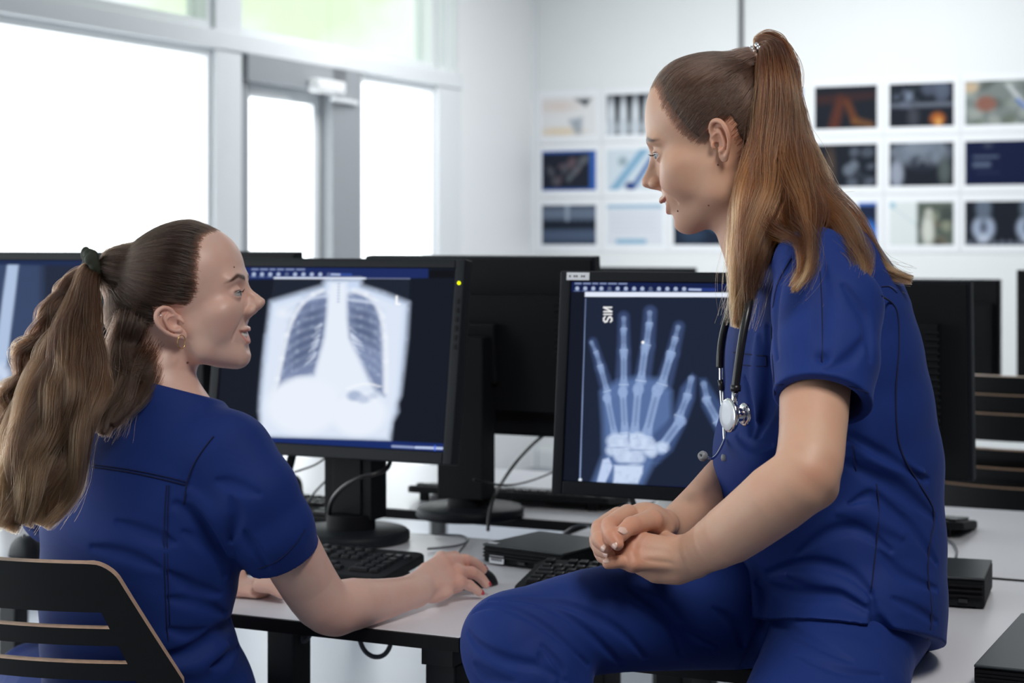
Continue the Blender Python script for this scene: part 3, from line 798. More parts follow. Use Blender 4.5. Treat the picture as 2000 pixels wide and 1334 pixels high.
def mouse(x, y, rz, label, m, z=DZ, s=1.0):
    t_ = empty('computer_mouse', (x, y, z), rz, label, 'mouse', 'computer mice')
    b = MB(); vs = []; n = 28; R_ = 9
    for j in range(R_ + 1):
        f = j / R_; hz = .036 * math.sin(f * PI / 2) * s; sc = math.cos(f * PI / 2) ** .55 if f < 1 else 0.0
        for i in range(n):
            a_ = 2 * PI * i / n
            xx = .031 * math.cos(a_) * (1 - .12 * abs(math.sin(a_))); yy = .055 * math.sin(a_)
            zz = hz * (1 - .25 * (math.sin(a_) * sc))
            vs.append((xx * max(sc, .02) * s, (yy * max(sc, .02) - .006 * f) * s, zz))
    fs = [(j * n + i, j * n + (i + 1) % n, (j + 1) * n + (i + 1) % n, (j + 1) * n + i) for j in range(R_) for i in range(n)]
    fs += [tuple(range(n - 1, -1, -1)), tuple(range(R_ * n, (R_ + 1) * n))]
    b.add(vs, fs, True); b.build('shell', m, t_)
    MB().lathe([(.0035, -.003), (.0055, -.001), (.0055, .001), (.0035, .003)], 16, M=Matrix.Translation((0, .030 * s, .0275 * s)) @ Matrix.Rotation(PI / 2, 4, 'Y')).build('scroll_wheel', M_EDGE, t_)
    return t_
p = onz(1318, 1000, DZ); mouse(p.x, p.y, 1.9, 'white mouse on the rear desk beside the hand x-ray monitor', M_WPL)
p = onz(545, 960, DZ); mouse(p.x, p.y, 1.3, 'black mouse on the rear desk beside the seated shoulder', M_BLK)
p = onz(52, 1085, DZ); mouse(p.x, p.y, .4, 'black mouse at the left frame edge below the ponytail', M_BLK)

# ---------------------------------------------------------------- cables
def cable(pts, r, m, label, name='cable'):
    o = MB().tube(catmull(pts, 8), r, 8).build(name, m)
    return tag(o, label, 'cable')
def A(px, py, Y): return Vector(((px - 1000) / FPX * Y, Y, CAMZ - (py - HOR) / FPX * Y))
cable([A(765, 880, 3.24), A(758, 912, 3.17), A(735, 925, 3.14), A(700, 934, 3.14), A(670, 952, 3.16), A(650, 975, 3.2), A(643, 1000, 3.26), A(652, 1022, 3.32), A(664, 1034, 3.36)], .0042, M_CABLE, 'thick black cable looping round the chest x-ray monitor stand')
cable([A(548, 880, 3.42), A(553, 905, 3.40), A(568, 925, 3.40), A(580, 945, 3.42), A(590, 965, 3.46), A(586, 992, 3.55), A(588, 1012, 3.546)], .0035, M_CABLE, 'black cable hanging left of the monitor stand')
o = MB(); o.box((0, 0, 0), (.016, .012, .05)); o = o.build('cable_plug', M_BLK2, None, .003); o.location = A(566, 908, 3.40); o.rotation_euler = (0, .25, 0); tag(o, 'black plug on the hanging cable beside her shoulder', 'plug')
cable([A(640, 892, 3.40), A(615, 908, 3.42), A(588, 918, 3.44), A(575, 922, 3.42)], .002, M_CABLE, 'thin black cable under the chest x-ray monitor')
cable([A(668, 900, 3.40), A(640, 935, 3.45), A(612, 965, 3.5), A(598, 992, 3.6), A(590, 1010, 3.565)], .0022, M_GCABLE, 'grey cable running straight down behind the stand')
cable([A(604, 1022, 3.455), A(618, 1008, 3.49), A(632, 998, 3.53), A(640, 1000, 3.60)], .0042, M_WPL, 'short white cable beside the monitor stand')
cable([onz(600, 1052, DZ + .003), onz(650, 1046, DZ + .003), onz(700, 1042, DZ + .003)], .0016, M_GCABLE, 'thin cable lying behind the keyboard')
cable([onz(835, 1072, DZ + .004), onz(880, 1068, DZ + .004), onz(905, 1062, DZ + .004), onz(914, 1054, DZ + .004), onz(900, 1046, DZ + .004), onz(850, 1044, DZ + .004)], .002, M_GCABLE, 'grey cable curling on the desk above the resting hand')
cable([onz(893, 1086, DZ + .004), onz(900, 1074, DZ + .004), onz(912, 1060, DZ + .004)], .0018, M_CABLE, 'mouse cable rising behind the resting hand')
cable([A(1062, 850, 3.75), A(1040, 868, 3.70), A(1010, 900, 3.62), A(985, 935, 3.55), A(965, 970, 3.46), A(955, 1010, 3.42), A(953, 1036, 3.40)], .0035, M_CABLE, 'black cable with a white tag in front of the round foot')
o = MB(); o.prism([(-.010, -.012), (.008, -.014), (.013, 0), (-.002, .016), (-.012, .006)], -.002, .002); o = o.build('cable_tag', M_LABEL); o.location = A(1058, 840, 3.745); tag(o, 'small white paper tag tied to a black cable', 'tag')
cable([A(925, 937, 3.38), A(960, 945, 3.42), A(1000, 947, 3.48), A(1040, 938, 3.55), A(1085, 920, 3.65)], .002, M_CABLE, 'thin black cable between the stand and the hand scan monitor')
cable([A(1224, 955, 3.02), A(1230, 965, 3.05), A(1240, 990, 3.15), A(1248, 1010, 3.24)], .0055, M_CABLE, 'black plug cable below the hand x-ray monitor')
cable([onz(1095, 1046, DZ + .004), onz(1115, 1032, DZ + .006), onz(1135, 1025, DZ + .012), onz(1150, 1028, DZ + .010), onz(1165, 1036, DZ + .006)], .0022, M_GCABLE, 'grey cable arching beside the folded hands')
cable([onz(1835, 1050, DZ + .004), onz(1858, 1058, DZ + .004), onz(1868, 1074, DZ + .004), onz(1866, 1090, DZ + .004), onz(1858, 1106, DZ + .006)], .0022, M_GCABLE, 'keyboard cable curling behind her hip')
for (x0, x1, yb, Y, lb_) in ((692, 775, 1283, 2.75, 'grey cable loop hanging under the desk beside the leg'), (570, 615, 1252, 2.75, 'short grey cable loop hanging under the seated woman\'s desk')):
    zc0 = DZ - .03
    a0, b0 = A(x0, 1200, Y), A(x1, 1200, Y); a0.z = b0.z = zc0
    mid = A((x0 + x1) / 2, yb, Y); q1 = A(x0 + (x1 - x0) * .2, yb - 18, Y); q2 = A(x0 + (x1 - x0) * .8, yb - 14, Y)
    cable([a0, q1, mid, q2, b0], .0038, M_GCABLE, lb_)

# ---------------------------------------------------------------- chairs
M_PLY = mat('pale plywood edge', (0.62, 0.42, 0.30), 0.5, vary=(90, .25))
M_SHELL = mat('black laminate shell', (0.008, 0.009, 0.011), 0.5, spec=.22)
def sheet(name, fx, us, vs_, skip, thick, parent):
    """curved board fx(u,v)->Vector, cells skipped where skip(u,v); black faces, plywood edges"""
    nu, nv = len(us), len(vs_)
    P = [[Vector(fx(u, v)) for u in us] for v in vs_]
    N = [[None] * nu for _ in range(nv)]
    for j in range(nv):
        for i in range(nu):
            du = P[j][min(i + 1, nu - 1)] - P[j][max(i - 1, 0)]; dv = P[min(j + 1, nv - 1)][i] - P[max(j - 1, 0)][i]
            N[j][i] = du.cross(dv).normalized() if du.length > 1e-7 and dv.length > 1e-7 else Vector((0, -1, 0))
    on = [[not skip((us[i] + us[i + 1]) / 2, (vs_[j] + vs_[j + 1]) / 2) for i in range(nu - 1)] for j in range(nv - 1)]
    vs2 = []; idx = {}
    def vid(i, j, s):
        k = (i, j, s)
        if k not in idx: idx[k] = len(vs2); vs2.append(P[j][i] + N[j][i] * (thick / 2 * s))
        return idx[k]
    F = []; mi = []
    for j in range(nv - 1):
        for i in range(nu - 1):
            if not on[j][i]: continue
            for s in (1, -1):
                f = [vid(i, j, s), vid(i + 1, j, s), vid(i + 1, j + 1, s), vid(i, j + 1, s)]
                F.append(f if s == 1 else f[::-1]); mi.append(0)
            for (di, dj, e0, e1) in ((-1, 0, (i, j + 1), (i, j)), (1, 0, (i + 1, j), (i + 1, j + 1)), (0, -1, (i, j), (i + 1, j)), (0, 1, (i + 1, j + 1), (i, j + 1))):
                ii, jj = i + di, j + dj
                if 0 <= ii < nu - 1 and 0 <= jj < nv - 1 and on[jj][ii]: continue
                F.append([vid(*e0, 1), vid(*e0, -1), vid(*e1, -1), vid(*e1, 1)]); mi.append(1)
    me = bpy.data.meshes.new(name); me.from_pydata([tuple(v) for v in vs2], [], F)
    me.materials.append(M_SHELL); me.materials.append(M_PLY)
    me.polygons.foreach_set('material_index', mi)
    bm = bmesh.new(); bm.from_mesh(me)
    sharp = [e for e in bm.edges if len({f.material_index for f in e.link_faces}) > 1]
    for f in bm.faces: f.smooth = True
    for e in sharp: e.smooth = False
    bm.to_mesh(me); bm.free()
    o = bpy.data.objects.new(name, me); COL.objects.link(o); o.parent = parent
    return o
def chair(loc, rz, label, group=None):
    """seat looks to +y"""
    t_ = empty('chair', loc, rz, label, 'chair', group)
    TOPZ = .862
    def hw(v):              # half width along the height parameter v = z
        top = TOPZ - v; w = min(.196 + .46 * max(0, .862 - v), .268) if v > .58 else .268 - (.58 - v) * .45
        r = .022
        if top < r: w -= r - math.sqrt(max(0, r * r - (r - top) ** 2))
        return w
    def fb(s, v):
        x = s * hw(v); return (x, -.215 + x * x / .85 * .9 - (v - .45) * .16, v)
    us = [-1 + 2 * i / 40 for i in range(41)]
    zs = sorted(set([.46 + .02 * i for i in range(19)] + [.840, .844, .848, .852, .856, .859, .861, .862] + [.775, .797, .728, .752, .681, .705]))
    def skip(s, v):
        if abs(s) > .80: return False
        return .775 < v < .797 or .728 < v < .752 or .681 < v < .705
    sheet('backrest', fb, us, zs, skip, .0125, t_)
    def fs_(s, v): 
        return (s * (.20 + .02 * math.sin((v + .2) / .42 * PI)), v, .452 - .03 * max(0, v - .12) ** 2 * 30 + .018 * s * s - .0)
    sheet('seat', fs_, us, [-.20 + .021 * i for i in range(21)], lambda a_, b_: False, .0105, t_)
    br = MB(); br.box((0, -.205, .455), (.24, .03, .04)); br.box((0, 0, .436), (.06, .30, .018)); br.build('seat_bracket', M_LEG, t_, .004)
    for sx in (-1, 1):
        for sy in (-1, 1):
            MB().tube([(sx * .03, sy * .10, .430), (sx * .15, sy * .17, .425), (sx * .19, sy * .195, .38), (sx * .22, sy * .23, .02), (sx * .22, sy * .23, .004)], .0105, 10).build('leg', M_LEG, t_)
    return t_
CH = chair((-.716 + .28 * ST, 2.375 + .28 * CT, 0), -TH, 'black slatted chair with plywood edges, under the seated woman')
GS = 'chairs stacked at the right frame edge'
for k in range(3):
    p = R2W(-.73, 4.68 + .014 * k)
    lbk = ['lowest chair of the stack at the right frame edge', 'middle chair of the right hand stack', 'topmost chair of the stack at the right frame edge'][k]
    c2 = copy_tree(CH); c2.location = (p.x, p.y,   .045 * k); c2.rotation_euler = (0, 0, -TH); c2['label'] = lbk; c2['group'] = GS
CH['group'] = 'black plywood chairs'
# ---------------------------------------------------------------- soft bodies: signed distance shapes meshed by surface nets
F4 = np.float32
def v3(p): return np.array(p, F4)
def smin(a, b, k):
    if k <= 0: return np.minimum(a, b)
    h = np.maximum(k - np.abs(a - b), 0) / k
    return np.minimum(a, b) - h * h * (k * .25)
def smax(a, b, k): return -smin(-a, -b, k)
class Shape:
    """ordered list of primitives; transforms points by M (local units) before evaluating"""
    def __init__(s): s.p = []; s.M = None; s.warp = 1.0; s.wx = 1.0; s.wl = 0.0; s.wu = 0.0
    def _add(s, fn, c, r, k, mode): s.p.append((fn, v3(c), float(r), float(k), mode)); return s
    def cone(s, a, b, ra, rb, k=.01, mode='u'):
        a, b = v3(a), v3(b); ab = b - a; L = float(ab @ ab) + 1e-12
        def fn(P):
            q = P - a; t = np.clip((q @ ab) / L, 0, 1)
            q = q - t[:, None] * ab
            return np.sqrt(np.einsum('ij,ij->i', q, q)) - (ra + (rb - ra) * t)
        return s._add(fn, (a + b) / 2, math.sqrt(L) / 2 + max(ra, rb), k, mode)
    def chain(s, pts, rs, k=.01, mode='u', sub=0):
        if sub: 
            pts = catmull(pts, sub); rs = list(np.interp(np.linspace(0, len(rs) - 1, len(pts)), range(len(rs)), rs))
        A_ = np.array([tuple(p) for p in pts], F4); R_ = np.array(rs, F4)
        A0 = A_[:-1]; AB = A_[1:] - A0; LL = (AB * AB).sum(1) + 1e-12; dR = float(np.abs(np.diff(R_)).max()) * 2 if len(R_) > 1 else 0
        def fn(P):
            d = None
            lo, hi = P.min(0), P.max(0); pc = (lo + hi) / 2; rad = float(np.linalg.norm(hi - pc))
            q = pc - A0; t = np.clip(np.einsum('ij,ij->i', q, AB) / LL, 0, 1); dc = np.linalg.norm(q - t[:, None] * AB, axis=1) - (R_[:-1] + (R_[1:] - R_[:-1]) * t)
            for i in np.flatnonzero(dc <= dc.min() + 2 * rad + dR):
                a = A_[i]; ab = A_[i + 1] - a; L = float(ab @ ab) + 1e-12
                q = P - a; t = np.clip((q @ ab) / L, 0, 1); q = q - t[:, None] * ab
                e = np.sqrt(np.einsum('ij,ij->i', q, q)) - (R_[i] + (R_[i + 1] - R_[i]) * t)
                d = e if d is None else np.minimum(d, e)
            return d
        c = (A_.min(0) + A_.max(0)) / 2
        return s._add(fn, c, float(np.linalg.norm(A_ - c, axis=1).max() + R_.max()), k, mode)
    def ell(s, c, r, k=.01, mode='u', R=None):
        c = v3(c); r_ = v3(r); Rm = None if R is None else np.array(R, F4)
        def fn(P):
            q = P - c
            if Rm is not None: q = q @ Rm
            a = q / r_; k0 = np.sqrt(np.einsum('ij,ij->i', a, a)); b = a / r_
            k1 = np.sqrt(np.einsum('ij,ij->i', b, b)) + 1e-9
            return k0 * (k0 - 1) / k1
        return s._add(fn, c, float(max(r)), k, mode)
    def loft(s, pts, A_, B_, side, k=.01, mode='u', pw=2.0):
        """stations pts with half widths A (along side) and B (across); side: vector or list"""
        Pn = np.array([tuple(p) for p in pts], F4)
        Sd = np.array([tuple(side)] * len(Pn) if not hasattr(side[0], '__len__') else [tuple(q) for q in side], F4)
        A_, B_ = np.array(A_, F4), np.array(B_, F4)
        def fn(P):
            d = None
            for i in range(len(Pn) - 1):
                a = Pn[i]; ab = Pn[i + 1] - a; L = float(ab @ ab); q = P - a
                tr = (q @ ab) / L; t = np.clip(tr, 0, 1)
                ax = ab / math.sqrt(L)
                h = (tr - t) * math.sqrt(L)
                sd = Sd[i] + (Sd[i + 1] - Sd[i]) * .5; sd = sd - ax * (sd @ ax); sd = sd / np.linalg.norm(sd); bd = np.cross(ax, sd)
                aa = A_[i] + (A_[i + 1] - A_[i]) * t; bb = B_[i] + (B_[i + 1] - B_[i]) * t
                m = np.minimum(aa, bb)
                x = (q @ sd) / aa; y = (q @ bd) / bb; z = h / m
                if pw == 2.0: k0 = np.sqrt(x * x + y * y + z * z)
                else: k0 = (np.abs(x) ** pw + np.abs(y) ** pw + np.abs(z) ** pw) ** (1 / pw)
                k1 = np.sqrt((x / aa) ** 2 + (y / bb) ** 2 + (z / m) ** 2) + 1e-9
                e = np.maximum(k0 * (k0 - 1) / k1, (k0 - 1) * m * .7) if pw == 2.0 else (k0 - 1) * m
                d = e if d is None else smin(d, e, .004 + .1 * float(min(A_.min(), B_.min())))
            return d
        c = (Pn.min(0) + Pn.max(0)) / 2
        return s._add(fn, c, float(np.linalg.norm(Pn - c, axis=1).max() + max(A_.max(), B_.max())), k, mode)
    def plane(s, p, n, k=.002, mode='s'):
        """cuts away the side n points to"""
        p, n = v3(p), v3(n); n = n / np.linalg.norm(n)
        return s._add(lambda P: -((P - p) @ n), (0, 0, 0), 1e6, k, mode)
    def group(s, sub, k=.01, mode='u'):
        c, r = sub.bound()
        return s._add(sub, c, r, k, mode)
    def local(s, P):
        P = (P - s.T) @ s.Rm / s.sc
        if s.warp != 1.0 or s.wx != 1.0:
            z = np.where(P[:, 2] < 20, 20 + (P[:, 2] - 20) * s.warp, P[:, 2])
            P = np.stack([np.where(P[:, 0] > 0, P[:, 0] * s.fx(z), P[:, 0]), P[:, 1], z], -1)
        return P
    def fx(s, z):
        t = np.clip((12 - z) / 52, 0, 1); q = np.clip((z - 35) / 60, 0, 1); return s.wx + s.wl * (t * t * (3 - 2 * t)) + s.wu * (q * q * (3 - 2 * q))
    def world(s, p):
        """one point, local -> world"""
        p = np.array(p, float)
        if p[0] > 0: p[0] /= s.fx(p[2])
        if p[2] < 20: p[2] = 20 + (p[2] - 20) / s.warp
        return Vector(tuple((p * float(s.sc)) @ np.array(s.Rm, float).T + np.array(s.T, float)))
    def bound(s):
        Q = [(c, r) for (_, c, r, _, m) in s.p if m == 'u' and r < 1e3]
        lo = np.min([c - r for c, r in Q], 0); hi = np.max([c + r for c, r in Q], 0)
        if s.M is not None:
            cs = np.array([(x, y, z) for x in (lo[0], hi[0]) for y in (lo[1], hi[1]) for z in (lo[2], hi[2])])
            W = cs * s.sc @ s.Rm.T + s.T; lo, hi = W.min(0), W.max(0)
        c = (lo + hi) / 2
        return c, float(np.linalg.norm(hi - lo) / 2)
    def place(s, R, T, sc):
        """local -> world: p*sc @ R.T + T"""
        s.M = True; s.Rm = np.array(R, F4); s.T = v3(T); s.sc = F4(sc); return s
    def fold(s, pts, w, amp, k=0):
        """a soft groove (amp > 0) or ridge (amp < 0) along a curve"""
        A_ = np.array([tuple(p) for p in catmull(pts, 4)], F4)
        def fn(P, d):
            m = None
            for i in range(len(A_) - 1):
                a = A_[i]; ab = A_[i + 1] - a; L = float(ab @ ab) + 1e-12; q = P - a
                t = np.clip((q @ ab) / L, 0, 1); q = q - t[:, None] * ab
                e = np.einsum('ij,ij->i', q, q) 
                e = e / (1e-9 + (.25 + .75 * np.sin(PI * np.clip((i + t) / (len(A_) - 1), .06, .94))) ** 2)
                m = e if m is None else np.minimum(m, e)
            return d + amp * np.exp(-m / (w * w))
        c = (A_.min(0) + A_.max(0)) / 2
        return s._add(fn, c, float(np.linalg.norm(A_ - c, axis=1).max() + 2.5 * w), k, 'd')
    def ripple(s, fn): return s._add(fn, (0, 0, 0), 1e6, 0, 'd')
    def __call__(s, P):
        if s.M is not None: P = s.local(P)
        c = (P.min(0) + P.max(0)) / 2; rad = float(np.linalg.norm(P.max(0) - c))
        d = np.full(len(P), 1e3 if s.M is None else 1e3, F4)
        unit = 1.0 if s.M is None else 1.0 / float(s.sc)
        mg = rad * 1.5 + .03 * unit
        near = None
        for fn, pc, pr, k, mode in s.p:
            gap = float(np.linalg.norm(pc - c)) - pr - rad
            if mode == 'u':
                if gap > mg + k:
                    if near is None or gap < near: near = gap
                    continue
                d = smin(d, fn(P), k)
            elif mode == 's':
                if gap > k + .002 * unit: continue
                d = smax(d, -fn(P), k)
            else:
                if gap > 0: continue
                d = fn(P, d)
        if near is not None: d = np.minimum(d, near + mg * 0 + rad)
        return d * s.sc if s.M is not None else d

def mesh_shape(f, h, B=12, lo=None, hi=None, slack=1.35):
    if lo is None:
        c, r = f.bound(); Q = [(c, r) for (_, c, r, _, m) in f.p if m == 'u' and r < 1e3]
        lo = np.min([np.array(c) - r for c, r in Q], 0) - .01; hi = np.max([np.array(c) + r for c, r in Q], 0) + .01
    lo = np.array(lo, float); hi = np.array(hi, float)
    bs = B * h; nb = np.ceil((hi - lo) / bs).astype(int)
    I = np.stack(np.meshgrid(*[np.arange(n) for n in nb], indexing='ij'), -1).reshape(-1, 3)
    # coarse pass in groups of 4x4x4 blocks so that culling works
    key = (I[:, 0] // 4) * 1000000 + (I[:, 1] // 4) * 1000 + I[:, 2] // 4
    order = np.argsort(key, kind='stable'); I = I[order]; key = key[order]
    cuts = np.flatnonzero(np.diff(key)) + 1
    keep = []
    for g_ in np.split(np.arange(len(I)), cuts):
        C = (lo + (I[g_] + .5) * bs).astype(F4)
        d = f(C); keep.append(g_[np.abs(d) < bs * .866 * slack])
    I = I[np.concatenate(keep)]
    n1 = np.arange(B + 1)
    G = np.stack(np.meshgrid(n1, n1, n1, indexing='ij'), -1).reshape(-1, 3)
    K1, K2 = 1 << 20, 1 << 10
    S_ = 1 << 12
    def gkey(c): return (c[..., 0].astype(np.int64) + 8) * S_ * S_ + (c[..., 1] + 8) * S_ + (c[..., 2] + 8)
    VK, VP, QK, QF = [], [], [], []
    corners = [(a, b, c) for a in (0, 1) for b in (0, 1) for c in (0, 1)]
    edges = [(i, j) for i in range(8) for j in range(i + 1, 8) if sum(abs(corners[i][q] - corners[j][q]) for q in range(3)) == 1]
    CO = np.array(corners, F4)
    for ib in I:
        org = ib * B
        P = (lo + (org + G) * h).astype(F4)
        d = f(P).reshape(B + 1, B + 1, B + 1)
        neg = d < 0
        if neg.all() or not neg.any(): continue
        cv = np.stack([d[a:B + a, b:B + b, c:B + c] for a, b, c in corners], -1).reshape(-1, 8)
        ng = cv < 0; act = ng.any(1) & ~ng.all(1)
        ai = np.flatnonzero(act)
        if len(ai):
            cv = cv[ai]; ng = ng[ai]
            acc = np.zeros((len(ai), 3), F4); cnt = np.zeros(len(ai), F4)
            for i, j in edges:
                m = ng[:, i] != ng[:, j]
                t = np.where(m, cv[:, i] / np.where(m, cv[:, i] - cv[:, j], 1), 0)
                acc += m[:, None] * (CO[i] + t[:, None] * (CO[j] - CO[i])); cnt += m
            cell = np.stack([ai // (B * B), (ai // B) % B, ai % B], -1) + org
            VK.append(gkey(cell)); VP.append((lo + (cell + acc / cnt[:, None]) * h).astype(F4))
        for ax in range(3):
            o1, o2 = [(1, 2), (2, 0), (0, 1)][ax]
            sl0 = [slice(0, B)] * 3; sl1 = list(sl0); sl1[ax] = slice(1, B + 1)
            m = neg[tuple(sl0)] != neg[tuple(sl1)]
            e = np.argwhere(m)
            if not len(e): continue
            flip = neg[tuple(sl0)][m]
            e = e + org
            u = np.zeros(3, int); u[o1] = 1; w = np.zeros(3, int); w[o2] = 1
            q = np.stack([gkey(e), gkey(e - u), gkey(e - u - w), gkey(e - w)], -1)
            q[~flip] = q[~flip][:, ::-1]
            QK.append(q)
    VK = np.concatenate(VK); VP = np.concatenate(VP); Q = np.concatenate(QK)
    o_ = np.argsort(VK); VK = VK[o_]; VP = VP[o_]
    ix = np.searchsorted(VK, Q); ix = np.minimum(ix, len(VK) - 1)
    ok = (VK[ix] == Q).all(1)
    return VP, ix[ok]

def relax(V, Fq, n=1, lam=.5):
    E = np.concatenate([Fq[:, [0, 1]], Fq[:, [1, 2]], Fq[:, [2, 3]], Fq[:, [3, 0]]]); E = np.concatenate([E, E[:, ::-1]])
    deg = np.bincount(E[:, 0], minlength=len(V)).astype(F4); deg[deg == 0] = 1
    for i in range(n):
        for l_ in (lam, -lam * 1.02):
            acc = np.stack([np.bincount(E[:, 0], weights=V[E[:, 1], c], minlength=len(V)) for c in range(3)], -1) / deg[:, None]
            V = V + l_ * (acc - V)
    return V.astype(F4)

def np_mesh(name, V, Fq, material, parent=None, colors=None):
    me = bpy.data.meshes.new(name)
    me.vertices.add(len(V)); me.vertices.foreach_set('co', np.ascontiguousarray(V, F4).ravel())
    me.loops.add(Fq.size); me.loops.foreach_set('vertex_index', Fq.ravel().astype(np.int32))
    me.polygons.add(len(Fq)); me.polygons.foreach_set('loop_start', np.arange(0, Fq.size, 4, dtype=np.int32))
    me.update(calc_edges=True)
    me.polygons.foreach_set('use_smooth', np.ones(len(Fq), bool))
    if colors is not None:
        a = me.color_attributes.new('tint', 'FLOAT_COLOR', 'POINT'); c4 = np.ones((len(V), 4), F4); c4[:, :colors.shape[1]] = colors
        a.data.foreach_set('color', c4.ravel())
    me.materials.append(material)
    o = bpy.data.objects.new(name, me); COL.objects.link(o)
    if parent is not None: o.parent = parent
    return o
def rot(axis, deg): return np.array(Matrix.Rotation(math.radians(deg), 3, axis), float)

CAM0 = np.array([0, 0, CAMZ])
def hit(shape, px, py, y0=1.6, y1=3.2, n=400):
    """where the line of sight through a point of the photograph meets a shape (used to lay seams and folds on cloth)"""
    Y = np.linspace(y0, y1, n); P = np.stack([(px - 1000) / FPX * Y, Y, CAMZ - (py - HOR) / FPX * Y], -1).astype(F4)
    d = shape(P); i = np.flatnonzero(d < 0)
    if not len(i):
        j = int(np.argmin(d)); return Vector(tuple(float(q) for q in P[j]))
    i = i[0]
    if i == 0: return Vector(tuple(float(q) for q in P[0]))
    t = d[i - 1] / (d[i - 1] - d[i]); return Vector(tuple(float(q) for q in P[i - 1] + (P[i] - P[i - 1]) * t))
def hits(shape, pts, **k): return [hit(shape, a, b, **k) for a, b in pts]
def smooth_path(pts, n=2):
    P = [Vector(p) for p in pts]
    for _ in range(n): P = [P[0]] + [(P[i - 1] + P[i] * 2 + P[i + 1]) / 4 for i in range(1, len(P) - 1)] + [P[-1]]
    return P
def dens(pts, step=6):
    """more pixel points along a pixel polyline"""
    q = catmull([(a, b, 0) for a, b in pts], 6); return [(v.x, v.y) for v in q]
def seam(name, shape, pts, r, material, parent, lift=.0):
    lift = .0011
    P = smooth_path(hits(shape, dens(pts)), 2)
    P = [p + (Vector((0, 0, CAMZ)) - p).normalized() * lift for p in P]
    return MB().tube(P, r, 6).build(name, material, parent)
# ---------------------------------------------------------------- a woman's head, millimetres, origin between the ear canals, x ahead, y left, z up
def ear_shape(sg):
    e = Shape()
    # in ear space: x ahead, z up, y outwards; later mirrored and turned
    def Q(x, y, z): return (x, sg * y, z)
    helix = [Q(3, 2, 6), Q(-1, 4, 14), Q(-3, 6, 24), Q(-10, 8, 31), Q(-20, 10, 30), Q(-27, 12, 22), Q(-29, 12, 10), Q(-26, 10, -2), Q(-20, 8, -13), Q(-13, 6, -20)]
    e.ell(Q(-13, 4, 8), (14, 3.2, 22), 3)
    e.ell(Q(-9, 4.5, -18), (7.5, 3.6, 10), 4)
    e.chain(helix, [3.0, 3.0, 3.3, 3.6, 3.6, 3.4, 3.1, 3.0, 3.0, 3.4], 2.0, sub=4)
    e.chain([Q(-10, 8, 22), Q(-17, 8.5, 16), Q(-19, 8.5, 6), Q(-17, 8, -4), Q(-11, 8, -10)], [2.2, 2.8, 3.0, 2.8, 3.0], 2.0, sub=4)
    e.chain([Q(-3, 6, 12), Q(-10, 8, 15), Q(-16, 8.5, 13)], [1.5, 2.0, 2.2], 1.5, sub=3)
    e.ell(Q(-8, 9.4, 2), (8.5, 5.6, 10), 2.0, 's')
    e.ell(Q(-22.5, 12, 12), (2.2, 4.0, 13), 2.0, 's')
    e.ell(Q(-12, 10, 23), (5, 4, 2.6), 1.5, 's')
    e.ell(Q(1, 5.5, 0), (4.2, 3.6, 6), 2.0)       # tragus
    e.ell(Q(-8.5, 8, -11), (4, 3, 4), 2.5)
    e.ell(Q(-3, 5.5, -1), (3.4, 4.2, 4.2), 1.8, 's')
    return e
